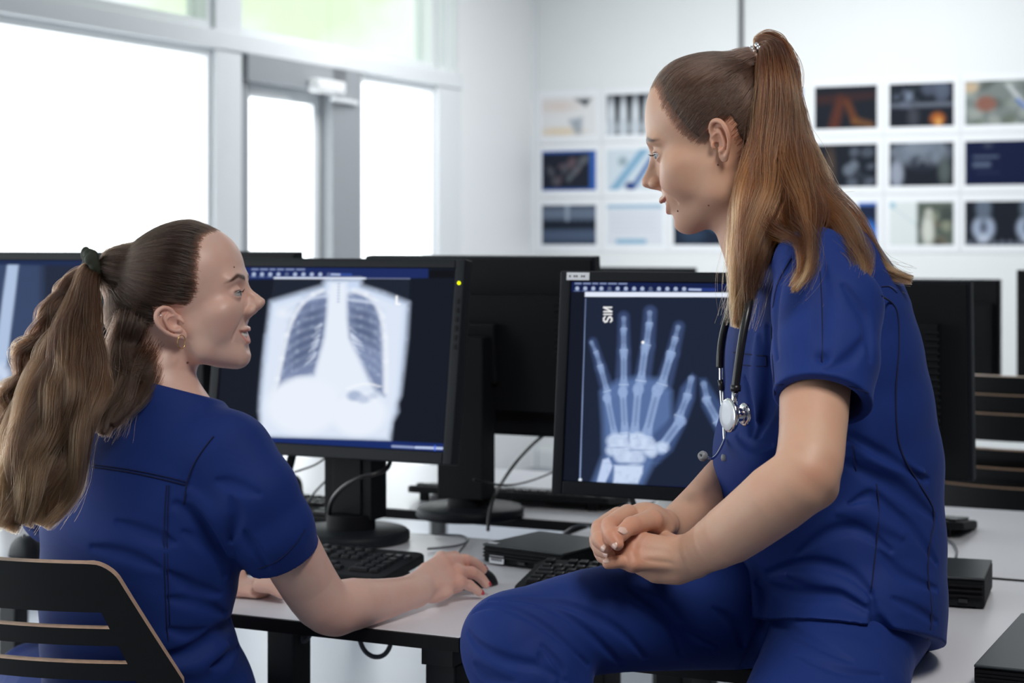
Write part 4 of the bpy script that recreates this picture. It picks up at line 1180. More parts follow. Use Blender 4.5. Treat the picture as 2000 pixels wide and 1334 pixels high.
def head_shape(smile=0.0, open_=0.0, ear_yaw=20, ear_tilt=12, es=1.0, warp=1.0, ear_z=0.0, nose_up=0.0, ears=True):
    h = Shape(); h.warp = warp; nu = nose_up
    h.ell((-7, 0, 46), (90, 74, 78), 10)                   # cranium
    h.ell((18, 0, 64), (67, 66, 56), 22)                   # forehead
    h.ell((-30, 0, 22), (66, 66, 62), 20)
    h.ell((42, 0, 2), (46, 56, 62), 18)                    # face block
    h.ell((52, 0, -38), (33, 42, 44), 18)                  # maxilla, lower face
    for s in (-1, 1):
        h.cone((4, s * 49, -28), (14, s * 44, -56), 15, 15, 26)
        h.ell((34, s * 46, -28), (26, 13, 24), 24)   # jaw branch
        h.cone((14, s * 44, -57), (65, s * 13, -77), 15, 13.5, 22)
        h.ell((56, s * 42, -6), (22, 21, 17), 20)          # cheekbone
        h.ell((57, s * 32, -30 + 4 * smile), (21, 19, 18), 20)   # soft cheek
        h.ell((73.5, s * 24, 38), (13.5, 24, 9), 16)           # brow
    h.ell((71, 0, -77), (16, 20, 14), 12)                  # chin
    h.ell((40, 0, -62), (42, 34, 24), 20)
    # eye hollows and lids
    for s in (-1, 1):
        h.ell((92, s * 31, 20), (13, 17, 11), 14, 's')
        h.ell((71.5, s * 31, 19), (14.6, 15.4, 14.4), 3)
    # nose
    h.chain([(79.5, 0, 33), (88.5, 0, 20), (98.5, 0, 6 + nu * .7), (107.5, 0, -5 + nu)], [6.0, 5.4, 5.6, 6.2], 9, sub=3)
    h.ell((108.0, 0, -7.5 + nu), (7.4, 7.6, 6.6), 5)
    h.ell((92, 0, -8 + nu * .5), (15, 11.5, 13), 9)
    for s in (-1, 1):
        h.ell((96.0, s * 11.5, -13.0 + nu * .4), (9.0, 6.0, 6.6), 4)
        h.ell((99, s * 6.6, -19.5 + nu * .6), (5.6, 3.3, 5.0), 1.4, 's', R=rot('Y', 12))
    h.cone((102, 0, -14 + nu * .8), (91, 0, -21), 4, 4, 4)
    # mouth region
    w = 23 + 5 * smile; cz = -43.5 + 6 * smile
    h.ell((71, 0, -42), (20, 29, 21), 9)
    def sx(y, z):
        X = np.linspace(40, 112, 145); P = np.stack([X, np.full_like(X, y), np.full_like(X, z)], -1).astype(F4)
        d = h(P); k = np.flatnonzero(d < 0); return float(X[k[-1]]) if len(k) else 60.0
    def arc(zf, push, n=9):
        out = []
        for q in range(n):
            f = -1 + 2 * q / (n - 1); y = f * w; z = zf(abs(f)); out.append((sx(y, z) + push(abs(f)), y, z))
        return out
    gap = 3.2 * open_
    zu = lambda f: -38.0 - 1.2 * (1 - f) * (f < .2) + (cz + 38.0) * f ** 2.2
    zl = lambda f: (-49.5 - 2.2 * gap) * (1 - f ** 2.2) + cz * f ** 2.2
    zm = lambda f: (-43.6 - .55 * gap) * (1 - f ** 2.4) + cz * f ** 2.4
    up = arc(zu, lambda f: 1.2 - 3.6 * f ** 2); lw = arc(zl, lambda f: -1.0 - 2.6 * f ** 2); mo = arc(zm, lambda f: 1.6 - .8 * f)
    h.mouth = mo
    h.chain(up, [.8, 2.8, 3.8, 4.4, 4.4, 4.4, 3.8, 2.8, .8], 3.0, sub=3)
    h.chain(lw, [.8, 3.0, 4.4, 5.0, 5.3, 5.0, 4.4, 3.0, .8], 3.0, sub=3)
    g0 = .75
    h.chain(mo, [g0, g0 + gap * .55, g0 + gap * .85, g0 + gap, g0 + gap, g0 + gap, g0 + gap * .85, g0 + gap * .55, g0], 1.2, 's', sub=3)
    if open_ > 0:
        h.chain([(x - 7, y * .85, z) for x, y, z in mo], [g0 + gap * q for q in (.3, .6, .9, 1, 1, 1, .9, .6, .3)], 1.5, 's', sub=2)
        h.chain([(x - 12, y * .72, z) for x, y, z in mo], [g0 + gap * q for q in (.3, .6, .9, 1, 1, 1, .9, .6, .3)], 1.5, 's', sub=2)
    h.ell((91, 0, -64 - 3 * open_), (6, 14, 5), 8, 's')                # furrow above the chin
    for s in (-1, 1):                                      # smile line
        h.fold([(90, s * 18, -17), (84, s * 29, -27), (76, s * 36, -40), (72, s * 37, -50)], 4.5, 2.3 * smile)
        h.fold([(84, s * 29, -24 + 4 * smile), (76, s * 38, -22 + 4 * smile)], 14, -2.2 * smile)
        # eyelid slit
        h.ell((83, s * 32.5, 18.2), (11, 13.8, 4.9 - 1.0 * smile), 1.0, 's')
        h.fold([(80, s * 20, 27.5), (84, s * 31, 29.5), (78, s * 43, 26)], 2.2, 1.3)
    for s in ((-1, 1) if ears else ()):
        e = ear_shape(s)
        e.place(rot('Z', -s * ear_yaw) @ rot('Y', -ear_tilt), (-4, s * 68.5, 1 + ear_z), es)
        h.group(e, 3.5)
    return h

def head_tint(L, smile, open_, blush=1.0, brow=1.0):
    """skin colours over head-local points: r,g,b multipliers (lips, cheeks, brows, lashes, nostrils)"""
    x, y, z = L[:, 0], L[:, 1], L[:, 2]; ay = np.abs(y)
    T = np.ones((len(L), 3), F4)
    def mixc(a, c):
        nonlocal T
        T = T * (1 - a[:, None]) + np.array(c, F4) * a[:, None]
    g_ = lambda d: np.exp(-d)
    mixc(.32 * blush * g_(((x - 66) / 22) ** 2 + ((ay - 44) / 18) ** 2 + ((z + 18) / 18) ** 2), (1.0, .68, .62))
    mixc(.28 * g_(((x - 108) / 10) ** 2 + (ay / 12) ** 2 + ((z + 10) / 9) ** 2), (1.0, .72, .66))
    mixc(.35 * (ay > 66) * g_(((x + 14) / 22) ** 2 + ((z - 6) / 32) ** 2), (1.0, .66, .60))
    # lips
    w = 23 + 5 * smile
    fq = np.clip(ay / w, 0, 1); gap = 3.2 * open_; zc = (-43.6 - .55 * gap) * (1 - fq ** 2.4) + (-43.5 + 6 * smile) * fq ** 2.4
    hu = (8.0 + .5 * gap - (6.2 + .5 * gap) * fq ** 1.5) - 1.6 * np.exp(-(ay / 3.0) ** 2); hl = (10 + 1.9 * gap) * (1 - .85 * fq ** 1.7)
    dz = z - zc
    inside = np.where(dz > 0, dz / hu, -dz / hl)
    a = np.clip((1.08 - inside) * 5, 0, 1) * np.clip((w + 1 - ay) / 3, 0, 1) * (x > 62)
    mixc(a * .80, (.80, .42, .40))
    # brows
    if brow > 0:
        zb = 38.5 + 4.0 * np.clip((ay - 12) / 22, 0, 1) - 8 * np.clip((ay - 36) / 18, 0, 1) ** 1.5
        a = 1.25 * g_(((z - zb) / (3.0 - 1.2 * np.clip((ay - 30) / 20, 0, 1))) ** 2) * np.clip((ay - 9) / 4, 0, 1) * np.clip((53 - ay) / 6, 0, 1) * (x > 50)
        mixc(np.clip(a * 1.35, 0, 1) * brow, (.11, .065, .05))
    # lashes and eye surround
    a = g_(((x - 84.5) / 5) ** 2 * .3 + ((z - 21.8) / 1.5) ** 2) * np.clip((14.5 - np.abs(ay - 31)) / 3, 0, 1) * (x > 66)
    mixc(np.clip(a * 1.5, 0, 1) * .8, (.10, .07, .06))
    a = g_(((ay - 31) / 15) ** 2 + ((z - 18) / 10) ** 2) * (x > 64); mixc(a * .22, (.78, .55, .52))
    return T
# ---------------------------------------------------------------- hair
def hair_mat(name, c0, c1, rough=.32, mid=.7):
    """strands; colour varies along the strand (c0 root, c1 tip) and from strand to strand"""
    m = bpy.data.materials.new(name)
    n, l = nodes_of(m)
    out = n['Material Output']; n.remove(n['Principled BSDF'])
    b = n.new('ShaderNodeBsdfHairPrincipled')
    b.parametrization = 'COLOR'
    b.inputs['Roughness'].default_value = rough
    b.inputs['Radial Roughness'].default_value = .45
    b.inputs['IOR'].default_value = 1.5
    inf = n.new('ShaderNodeHairInfo')
    r = n.new('ShaderNodeValToRGB')
    r.color_ramp.elements[0].color = (*c0, 1); r.color_ramp.elements[1].color = (*c1, 1)
    e = r.color_ramp.elements.new(mid); e.color = (*[c0[i] * .75 + c1[i] * .25 for i in range(3)], 1)
    l.new(inf.outputs['Intercept'], r.inputs['Fac'])
    v = n.new('ShaderNodeMapRange'); v.inputs['To Min'].default_value = .35; v.inputs['To Max'].default_value = 1.55
    l.new(inf.outputs['Random'], v.inputs['Value'])
    x = n.new('ShaderNodeMixRGB'); x.blend_type = 'MULTIPLY'; x.inputs[0].default_value = 1
    l.new(r.outputs['Color'], x.inputs[1]); l.new(v.outputs['Result'], x.inputs[2])
    l.new(x.outputs['Color'], b.inputs['Color'])
    l.new(b.outputs[0], out.inputs['Surface'])
    return m
def strands(name, P, r0, r1, material, parent):
    """P: strands x points x 3"""
    S_, n = P.shape[:2]
    hc = bpy.data.hair_curves.new(name)
    hc.add_curves([n] * S_)
    hc.points.foreach_set('position', np.ascontiguousarray(P, F4).ravel())
    t = np.linspace(0, 1, n)
    rad = np.tile((r0 + (r1 - r0) * t ** 1.5).astype(F4), S_)
    ra = hc.attributes.get('radius') or hc.attributes.new('radius', 'FLOAT', 'POINT')
    ra.data.foreach_set('value', rad)
    hc.materials.append(material)
    o = bpy.data.objects.new(name, hc); COL.objects.link(o); o.parent = parent
    return o
CLUMPS = []
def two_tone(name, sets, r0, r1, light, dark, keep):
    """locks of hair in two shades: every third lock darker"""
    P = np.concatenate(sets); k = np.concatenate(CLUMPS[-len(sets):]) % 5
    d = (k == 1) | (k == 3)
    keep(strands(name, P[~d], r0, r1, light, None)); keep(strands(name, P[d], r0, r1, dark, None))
def resample(pts, n):
    """pts (m,3) -> n points, smooth"""
    q = np.array([tuple(p) for p in catmull([Vector(tuple(map(float, p))) for p in pts], 10)])
    s = np.concatenate([[0], np.cumsum(np.linalg.norm(np.diff(q, axis=0), axis=1))]); t = np.linspace(0, s[-1], n)
    return np.stack([np.interp(t, s, q[:, c]) for c in range(3)], -1), t / s[-1]
def bundle(rs_, path, width, count, n=26, depth=.7, wave=.004, wl=.15, clumps=14, tip=.25, fly=.05, cl=.86, curl=0.0):
    """strands following a path; width: half widths (m) at the path points"""
    C, t = resample(path, n)
    W = np.interp(t, np.linspace(0, 1, len(width)), width)
    T = np.gradient(C, axis=0); T /= np.linalg.norm(T, axis=1)[:, None]
    ref = np.array([0, 1.0, 0]); A_ = np.cross(T, ref); A_ /= np.linalg.norm(A_, axis=1)[:, None]; B_ = np.cross(A_, T)
    ck = rs_.randn(clumps, 2) * .45; ca = rs_.uniform(0, 6.28, clumps); cph = rs_.uniform(0, 6.28, (clumps, 2)); cw = rs_.uniform(.7, 1.4, clumps)
    k = rs_.randint(clumps, size=count)
    own = rs_.randn(count, 2) * .5
    nn = np.linalg.norm(own, axis=1); own /= np.maximum(nn, 1)[:, None]
    ctr = ck[k]; ctr /= np.maximum(np.linalg.norm(ctr, axis=1), 1)[:, None]
    L = (1 - tip * rs_.rand(count) ** 2)
    out = np.zeros((count, n, 3))
    tt = t[None, :] * L[:, None]                       # each strand ends a little earlier
    c3 = np.stack([np.interp(tt, t, C[:, c]) for c in range(3)], -1)
    a3 = np.stack([np.interp(tt, t, A_[:, c]) for c in range(3)], -1); b3 = np.stack([np.interp(tt, t, B_[:, c]) for c in range(3)], -1)
    w3 = np.interp(tt, t, W)
    mixc = cl * np.clip(tt * 1.6, 0, 1)                # clumping grows towards the tips
    off = own[:, None, :] * (1 - mixc[..., None]) + (ctr[:, None, :] + own[:, None, :] * .25) * mixc[..., None]
    s_len = np.linalg.norm(np.diff(C, axis=0), axis=1).sum()
    ph = tt * s_len / wl * 6.28 * cw[k][:, None]
    amp = wave * np.clip(tt * 2.2, 0, 1)
    wa = amp * np.sin(ph + cph[k, 0][:, None]) + amp * .5 * np.sin(ph * .53 + cph[k, 1][:, None] * 2)
    wb = amp * np.cos(ph * .9 + cph[k, 1][:, None])
    f = (rs_.rand(count) < fly); fa = rs_.randn(count, 2) * f[:, None] * .010
    fly_a = fa[:, 0][:, None] * tt ** 2 + .004 * f[:, None] * np.sin(tt * 14 + k[:, None]); fly_b = fa[:, 1][:, None] * tt ** 2
    out = c3 + a3 * ((off[..., 0] * w3 + wa + fly_a)[..., None]) + b3 * ((off[..., 1] * w3 * depth + wb + fly_b)[..., None])
    out += rs_.randn(count, 1, 3) * .0006
    CLUMPS.append(k)
    return out
def scalp(rs_, head, region, tie, count, n=14, lift=3.5, jitter=1.0, jit_tie=5.0, short=None, curve=0.0):
    """strands combed from the scalp to the tie; head: head shape in its own units"""
    C0 = np.array([-6, 0, 46.0])
    # distance to the skull along directions, tabulated
    na, nb = 72, 144
    th = np.linspace(1e-3, PI - 1e-3, na); ph = np.linspace(-PI, PI, nb)
    TH_, PH_ = np.meshgrid(th, ph, indexing='ij')
    D = np.stack([np.sin(TH_) * np.cos(PH_), np.sin(TH_) * np.sin(PH_), np.cos(TH_)], -1).reshape(-1, 3)
    M0 = head.M; head.M = None
    r = np.full(len(D), 150.0)
    for _ in range(14): r = r - .85 * head((C0 + D * r[:, None]).astype(F4))
    head.M = M0
    tab = r.reshape(na, nb)
    def rho(d):
        t_ = np.arccos(np.clip(d[..., 2], -1, 1)) / PI * (na - 1); p_ = (np.arctan2(d[..., 1], d[..., 0]) + PI) / (2 * PI) * (nb - 1)
        i = np.clip(t_.astype(int), 0, na - 2); j = np.clip(p_.astype(int), 0, nb - 2); a = t_ - i; b = p_ - j
        return (tab[i, j] * (1 - b) + tab[i, j + 1] * b) * (1 - a) + (tab[i + 1, j] * (1 - b) + tab[i + 1, j + 1] * b) * a
    R_ = []
    while sum(len(q) for q in R_) < count:
        d = rs_.randn(count * 2, 3); d /= np.linalg.norm(d, axis=1)[:, None]
        p = C0 + d * rho(d)[:, None]
        R_.append(d[region(p)])
    d0 = np.concatenate(R_)[:count]
    T = np.array(tie, float); tv = T - C0; tr = np.linalg.norm(tv); td = tv / tr
    tdj = td + rs_.randn(count, 3) * (jit_tie / tr); tdj /= np.linalg.norm(tdj, axis=1)[:, None]
    t = np.linspace(0, 1, n)[None, :, None] * np.ones((count, 1, 1))
    if short is not None:
        sm = short(C0 + d0 * rho(d0)[:, None]); t = t * np.where(sm, .10 + .05 * rs_.rand(count), 1)[:, None, None]
    om = np.arccos(np.clip((d0 * tdj).sum(1), -1, 1))[:, None, None]
    dd = (np.sin((1 - t) * om) * d0[:, None] + np.sin(t * om) * tdj[:, None]) / np.sin(om)
    dd += rs_.randn(count, 1, 3) * .006 * jitter + .010 * jitter * np.sin(t * 6 + rs_.uniform(0, 6, (count, 1, 3))) * t * (1 - t) * 4
    dd /= np.linalg.norm(dd, axis=-1)[..., None]
    w = np.clip((t[..., 0] - .72) / .28, 0, 1); w = w * w * (3 - 2 * w)
    lf = lift * np.clip(t[..., 0] * 5, .12, 1) * rs_.uniform(.3, 1.35, (count, 1))
    rr = (rho(dd) + lf) * (1 - w) + tr * w
    return C0 + dd * rr[..., None], d0, rho, C0
def to_world(head, L):
    sh = L.shape; q = L.reshape(-1, 3).copy()
    q[:, 0] = np.where(q[:, 0] > 0, q[:, 0] / head.fx(q[:, 2]), q[:, 0]); q[:, 2] = np.where(q[:, 2] < 20, 20 + (q[:, 2] - 20) / head.warp, q[:, 2])
    return ((q * float(head.sc)) @ np.array(head.Rm, float).T + np.array(head.T, float)).reshape(sh)
def hair_cap(skull, field, off=2.5):
    """thin dark layer over the scalp; field < 0 where hair grows (skull units)"""
    c = Shape(); c.warp = skull.warp; c.wx = skull.wx; c.wl = skull.wl; c.wu = skull.wu
    M0 = skull.M; w0 = skull.warp
    def fn(P):
        m = skull.M; skull.M = None
        d = skull(P); skull.M = m
        return np.maximum(d - off, field(P))
    c._add(fn, (-6, 0, 40), 130, 2, 'u')
    c.place(skull.Rm, skull.T, float(skull.sc))
    return c
# ---------------------------------------------------------------- materials of the two women
def skin_mat(name, col, rough=.42):
    m = bpy.data.materials.new(name)
    n, l = nodes_of(m); b = n['Principled BSDF']
    a = n.new('ShaderNodeVertexColor'); a.layer_name = 'tint'
    x = n.new('ShaderNodeMixRGB'); x.blend_type = 'MULTIPLY'; x.inputs[0].default_value = 1; x.inputs[1].default_value = (*col, 1)
    t = n.new('ShaderNodeTexCoord')
    z = n.new('ShaderNodeTexNoise'); z.inputs['Scale'].default_value = 26; z.inputs['Detail'].default_value = 4
    r = n.new('ShaderNodeValToRGB'); r.color_ramp.elements[0].position = .35; r.color_ramp.elements[0].color = (1, .90, .88, 1); r.color_ramp.elements[1].position = .65; r.color_ramp.elements[1].color = (1, 1, 1, 1)
    l.new(t.outputs['Object'], z.inputs['Vector']); l.new(z.outputs['Fac'], r.inputs['Fac'])
    y = n.new('ShaderNodeMixRGB'); y.blend_type = 'MULTIPLY'; y.inputs[0].default_value = .8
    l.new(a.outputs['Color'], x.inputs[2]); l.new(x.outputs['Color'], y.inputs[1]); l.new(r.outputs['Color'], y.inputs[2])
    l.new(y.outputs['Color'], b.inputs['Base Color'])
    b.inputs['Roughness'].default_value = rough
    b.inputs['Subsurface Weight'].default_value = .22
    b.inputs['Subsurface Radius'].default_value = (1.0, .35, .18)
    b.inputs['Subsurface Scale'].default_value = .006
    w = n.new('ShaderNodeTexVoronoi'); w.inputs['Scale'].default_value = 900
    bp = n.new('ShaderNodeBump'); bp.inputs['Distance'].default_value = .00012; bp.inputs['Strength'].default_value = .5
    l.new(t.outputs['Object'], w.inputs['Vector']); l.new(w.outputs['Distance'], bp.inputs['Height']); l.new(bp.outputs['Normal'], b.inputs['Normal'])
    return m
M_SKIN_A = skin_mat('fair warm skin', (.62, .375, .265), .5)
M_SKIN_B = skin_mat('fair pink skin', (.77, .51, .42))
def cloth_mat(name, col):
    m = mat(name, col, .72, spec=.22, sheen=.10)
    n, l = m.node_tree.nodes, m.node_tree.links; b = n['Principled BSDF']
    b.inputs['Sheen Roughness'].default_value = .4
    b.inputs['Sheen Tint'].default_value = (.35, .45, 1.0, 1)
    t = n.new('ShaderNodeTexCoord')
    z1 = n.new('ShaderNodeTexNoise'); z1.inputs['Scale'].default_value = 9; z1.inputs['Detail'].default_value = 2; z1.inputs['Distortion'].default_value = .6
    z2 = n.new('ShaderNodeTexNoise'); z2.inputs['Scale'].default_value = 1400
    b1 = n.new('ShaderNodeBump'); b1.inputs['Distance'].default_value = .006; b1.inputs['Strength'].default_value = .5
    b2 = n.new('ShaderNodeBump'); b2.inputs['Distance'].default_value = .0002; b2.inputs['Strength'].default_value = .6
    l.new(t.outputs['Object'], z1.inputs['Vector']); l.new(t.outputs['Object'], z2.inputs['Vector'])
    l.new(z1.outputs['Fac'], b1.inputs['Height']); l.new(z2.outputs['Fac'], b2.inputs['Height'])
    l.new(b1.outputs['Normal'], b2.inputs['Normal']); l.new(b2.outputs['Normal'], b.inputs['Normal'])
    return m
M_SCRUB = cloth_mat('royal blue scrub cotton', (.009, .030, .175))
M_SEAM = mat('dark stitched seam', (.004, .008, .050), .9)
M_SEAM2 = mat('blue topstitching', (.014, .034, .20), .8)
M_EYE = bpy.data.materials.new('eye')
def eye_mat(name, iris):
    m = bpy.data.materials.new(name); n, l = nodes_of(m); b = n['Principled BSDF']
    t = n.new('ShaderNodeTexCoord'); sp = n.new('ShaderNodeSeparateXYZ'); l.new(t.outputs['Object'], sp.inputs[0])
    r = n.new('ShaderNodeValToRGB'); e = r.color_ramp
    e.elements[0].position = 0; e.elements[0].color = (.52, .47, .46, 1)
    e.elements[1].position = 1; e.elements[1].color = (.005, .005, .006, 1)
    for p_, c_ in ((.885, (.50, .46, .45, 1)), (.895, (iris[0] * .3, iris[1] * .3, iris[2] * .3, 1)), (.93, (*iris, 1)), (.972, (*iris, 1)), (.98, (.005, .005, .006, 1))):
        q = e.elements.new(p_); q.color = c_
    mr = n.new('ShaderNodeMath'); mr.operation = 'DIVIDE'; mr.inputs[1].default_value = .0123
    l.new(sp.outputs['X'], mr.inputs[0]); l.new(mr.outputs[0], r.inputs['Fac']); l.new(r.outputs['Color'], b.inputs['Base Color'])
    b.inputs['Roughness'].default_value = .25; b.inputs['Coat Weight'].default_value = .35; b.inputs['Coat Roughness'].default_value = .15
    return m
M_EYES = eye_mat('blue grey eye', (.10, .15, .20))
M_TEETH = mat('teeth', (.82, .80, .74), .25, coat=.5)
M_LASH = mat('dark lashes', (.012, .009, .008), .7)
M_GOLD = mat('gold', (.90, .58, .22), .22, metal=1)
M_SILVER = mat('silver', (.85, .85, .87), .2, metal=1)
M_MOLE = mat('mole', (.20, .09, .06), .6)
M_NAIL = mat('bare fingernail', (.74, .50, .42), .22, coat=.4)
M_NAILR = mat('red fingernail', (.60, .04, .06), .2, coat=.6)
M_CAPA = mat('auburn hair mass', (.065, .036, .025), .7)
M_CAPB = mat('dark brown hair mass', (.020, .011, .008), .7)

def head_matrix(yaw_deg, pitch_deg, roll_deg=0):
    """x axis of the head turned by yaw about z; pitch > 0 looks down"""
    return rot('Z', yaw_deg) @ rot('Y', pitch_deg) @ rot('X', roll_deg)
def add_face(head, Rh, person, gaze, teeth):
    for s in (-1, 1):
        b = MB(); vs = []; n = 24; m_ = 16
        for j in range(m_ + 1):
            a = PI * j / m_
            for i in range(n):
                w = 2 * PI * i / n; vs.append((.0122 * math.cos(a), .0122 * math.sin(a) * math.cos(w), .0122 * math.sin(a) * math.sin(w)))
        fs = [(j * n + i, j * n + (i + 1) % n, (j + 1) * n + (i + 1) % n, (j + 1) * n + i) for j in range(m_) for i in range(n)]
        b.add(vs, fs, True); e = b.build('eye', M_EYES, person)
        e.location = head.world((72.3, s * 31, 18.6)); e.scale = (float(head.sc) * 1000,) * 3
        e.rotation_mode = 'QUATERNION'; e.rotation_quaternion = Matrix((Rh @ rot('Z', gaze[0]) @ rot('Y', gaze[1])).tolist()).to_quaternion()
        k = MB()
        for i in range(15):
            f = (i - 7) / 7; a = f * .85
            y = s * 31 + f * 13.0; x = 72 + 13.6 * math.cos(a); z = 21.2 - 1.6 * f * f
            L_ = 5.5 + 1.5 * (f * s > 0)
            p0 = head.world((x - 1.2, y, z)); p1 = head.world((x + L_ * .55, y + f * 2.5, z - .8)); p2 = head.world((x + L_, y + f * 5, z + 2.4))
            k.tube([p0, p1, p2], [.00020, .00015, .00006], 4)
        k.build('eyelashes', M_LASH, person)
    if teeth > 0:
        mo = np.array(head.mouth); 
        for q in range(-5, 6):
            f = q / 5.9; y = np.interp(f, np.linspace(-1, 1, len(mo)), mo[:, 1]) * .86; x = np.interp(f, np.linspace(-1, 1, len(mo)), mo[:, 0]) - 5.0; z = np.interp(f, np.linspace(-1, 1, len(mo)), mo[:, 2]) + .3
            b = MB(); vs = []; n = 10
            wd = (4.3, 3.4, 3.6, 3.2, 3.0, 2.8)[abs(q)] * .62
            sgn = lambda v, p: math.copysign(abs(v) ** p, v)
            ang = math.atan2(y, 30)
            for j in range(n + 1):
                aa = PI * j / n
                for i in range(12):
                    w = 2 * PI * i / 12
                    cx, cy, cz = sgn(math.sin(aa) * math.cos(w), .7) * 2.6, sgn(math.sin(aa) * math.sin(w), .5) * (wd + .75), sgn(math.cos(aa), .6) * (4.6 - .2 * abs(q))
                    vs.append(head.world((x + cx * math.cos(ang) - cy * math.sin(ang), y + cx * math.sin(ang) + cy * math.cos(ang), z + cz)))
            fs = [(j * 12 + i, j * 12 + (i + 1) % 12, (j + 1) * 12 + (i + 1) % 12, (j + 1) * 12 + i) for j in range(n) for i in range(12)]
            b.add(vs, fs, True); b.build('tooth', M_TEETH, person)
def nail(person, tip, direction, up, m, L=.0085, W=.0062, name='fingernail'):
    """small curved plate on the back of a fingertip"""
    d = Vector(direction).normalized(); u = Vector(up); u = (u - d * u.dot(d)).normalized(); s = d.cross(u)
    vs = []; nx, ny = 7, 6
    for j in range(ny):
        f = j / (ny - 1)
        for i in range(nx):
            a = (i / (nx - 1) - .5) * 2
            w = W * (1 - .25 * (f - .4) ** 2 * 2)
            end = (1 - .25 * a * a) if f > .5 else 1
            vs.append(Vector(tip) + d * (L * (f * end - .5)) + s * (w * a * .95) + u * (.0008 - W * .42 * a * a - .0012 * f * f))
    fs = [(j * nx + i, j * nx + i + 1, (j + 1) * nx + i + 1, (j + 1) * nx + i) for j in range(ny - 1) for i in range(nx - 1)]
    o = MB().add(vs, fs, True).build(name, m, person)
    q = o.modifiers.new('thick', 'SOLIDIFY'); q.thickness = .0008; q.offset = 0
    return o
def rep(fn, pts): return [fn(*p) for p in pts]
def colors_near(P, pts, r, col, T, strength=.5):
    for p in pts:
        a = (np.exp(-((P - np.array(tuple(p), F4)) ** 2).sum(1) / (r * r)) * strength)[:, None]
        T[:] = T * (1 - a) + np.array(col, F4) * a
# ================================================================ the woman leaning on the desk edge (right)
PR = empty('person', A(1655, 1246, 2.36), 0, 'woman in blue scrubs with auburn ponytail sitting on the desk edge, hands folded', 'person')
PR.location = (PR.location.x, PR.location.y, DZ)
KEEP = Matrix.Translation(-PR.location)
def own(o):
    """child of the person, keeping world coordinates"""
    if isinstance(o, list):
        for q in o: own(q)
        return o
    o.parent = PR; o.matrix_parent_inverse = KEEP
    return o
RhA = head_matrix(180 - 11, 20.5)
TrA = A(1365, 286, 2.33)
hA = head_shape(smile=1.0, open_=.95, ear_yaw=24, ear_tilt=4, warp=1.0, es=.93)
hA.place(RhA, np.array(TrA) + np.array([.0185, 0, 0]) - RhA @ np.array([.0, .070, .0]), .00100)
skA = head_shape(smile=1.0, open_=.95, warp=1.0, ears=False); hA.wx = skA.wx = 1.065; hA.wl = skA.wl = -.07; hA.wu = skA.wu = .11; skA.place(hA.Rm, hA.T, .00100)
bA = Shape()
bA.group(hA, .004)
YC = 2.36
def st(px, py, Y=YC): return A(px, py, Y)
# neck and trunk
bA.loft([st(1450, 385, 2.395), st(1484, 460, 2.385), st(1520, 540, 2.37)], [.050, .052, .066], [.049, .052, .075], (1, 0, .4), .022)
bA.loft([st(1570, 560), st(1600, 640), st(1612, 800), st(1622, 950), st(1640, 1100), st(1650, 1190)], [.070, .098, .108, .105, .10, .10], [.13, .13, .12, .115, .13, .135], (1, 0, 0), .03)
# near arm
nearA = Shape()
nearA.chain([A(1612, 600, 2.20), A(1594, 730, 2.13), A(1587, 850, 2.065), A(1572, 925, 2.03), A(1517, 973, 2.045), A(1427, 1042, 2.09), A(1352, 1086, 2.132)],
            [.050, .0425, .0385, .0385, .0400, .0350, .0240], .012, sub=3)
nearA.ell(A(1600, 958, 2.045), (.020, .020, .017), .018)
# near hand, its back to the camera
hN = Shape()
hN.loft([A(1358, 1086, 2.134), A(1322, 1092, 2.138), A(1285, 1094, 2.142), A(1244, 1080, 2.14)], [.0250, .0275, .0275, .0225], [.0195, .0165, .0150, .0120], (0.12, 0, 1), .008)
hN.ell(A(1318, 1116, 2.14), (.022, .016, .013), .010)
for pts, rr in ((((1247, 1052, 2.150), (1214, 1056, 2.160), (1196, 1070, 2.165)), (.0100, .0088, .0078)),
                (((1238, 1066, 2.144), (1206, 1069, 2.150), (1188, 1080, 2.155)), (.0102, .0088, .0078)),
                (((1232, 1084, 2.132), (1204, 1086, 2.134), (1186, 1092, 2.138)), (.0100, .0084, .0074)),
                (((1237, 1101, 2.126), (1211, 1097, 2.116), (1198, 1099, 2.112), (1187, 1101, 2.112)), (.0094, .0078, .0074, .0064))):
    hN.chain([A(*p) for p in pts], rr, .0022)
for a_, b_, r_ in (((1330, 1066, 2.128), (1247, 1051, 2.142), .008), ((1332, 1078, 2.123), (1239, 1066, 2.134), .0080), ((1332, 1092, 2.121), (1233, 1085, 2.126), .0078), ((1332, 1106, 2.124), (1238, 1102, 2.122), .0078)):
    hN.cone(A(*a_), A(*b_), .004, r_, .009)
for p in ((1246, 1050, 2.137), (1236, 1066, 2.130), (1231, 1085, 2.121), (1236, 1102, 2.116)): hN.ell(A(*p), (.0075, .0075, .0075), .006)
hN.chain([A(1318, 1066, 2.165), A(1288, 1050, 2.185), A(1258, 1056, 2.195)], [.013, .011, .009], .008)
hN.fold([A(1344, 1078, 2.106), A(1340, 1095, 2.104), A(1336, 1112, 2.108)], .0022, .0010)
hN.fold([A(1320, 1100, 2.118), A(1290, 1097, 2.118), A(1260, 1094, 2.115)], .003, .0009)
nearA.group(hN, .010)
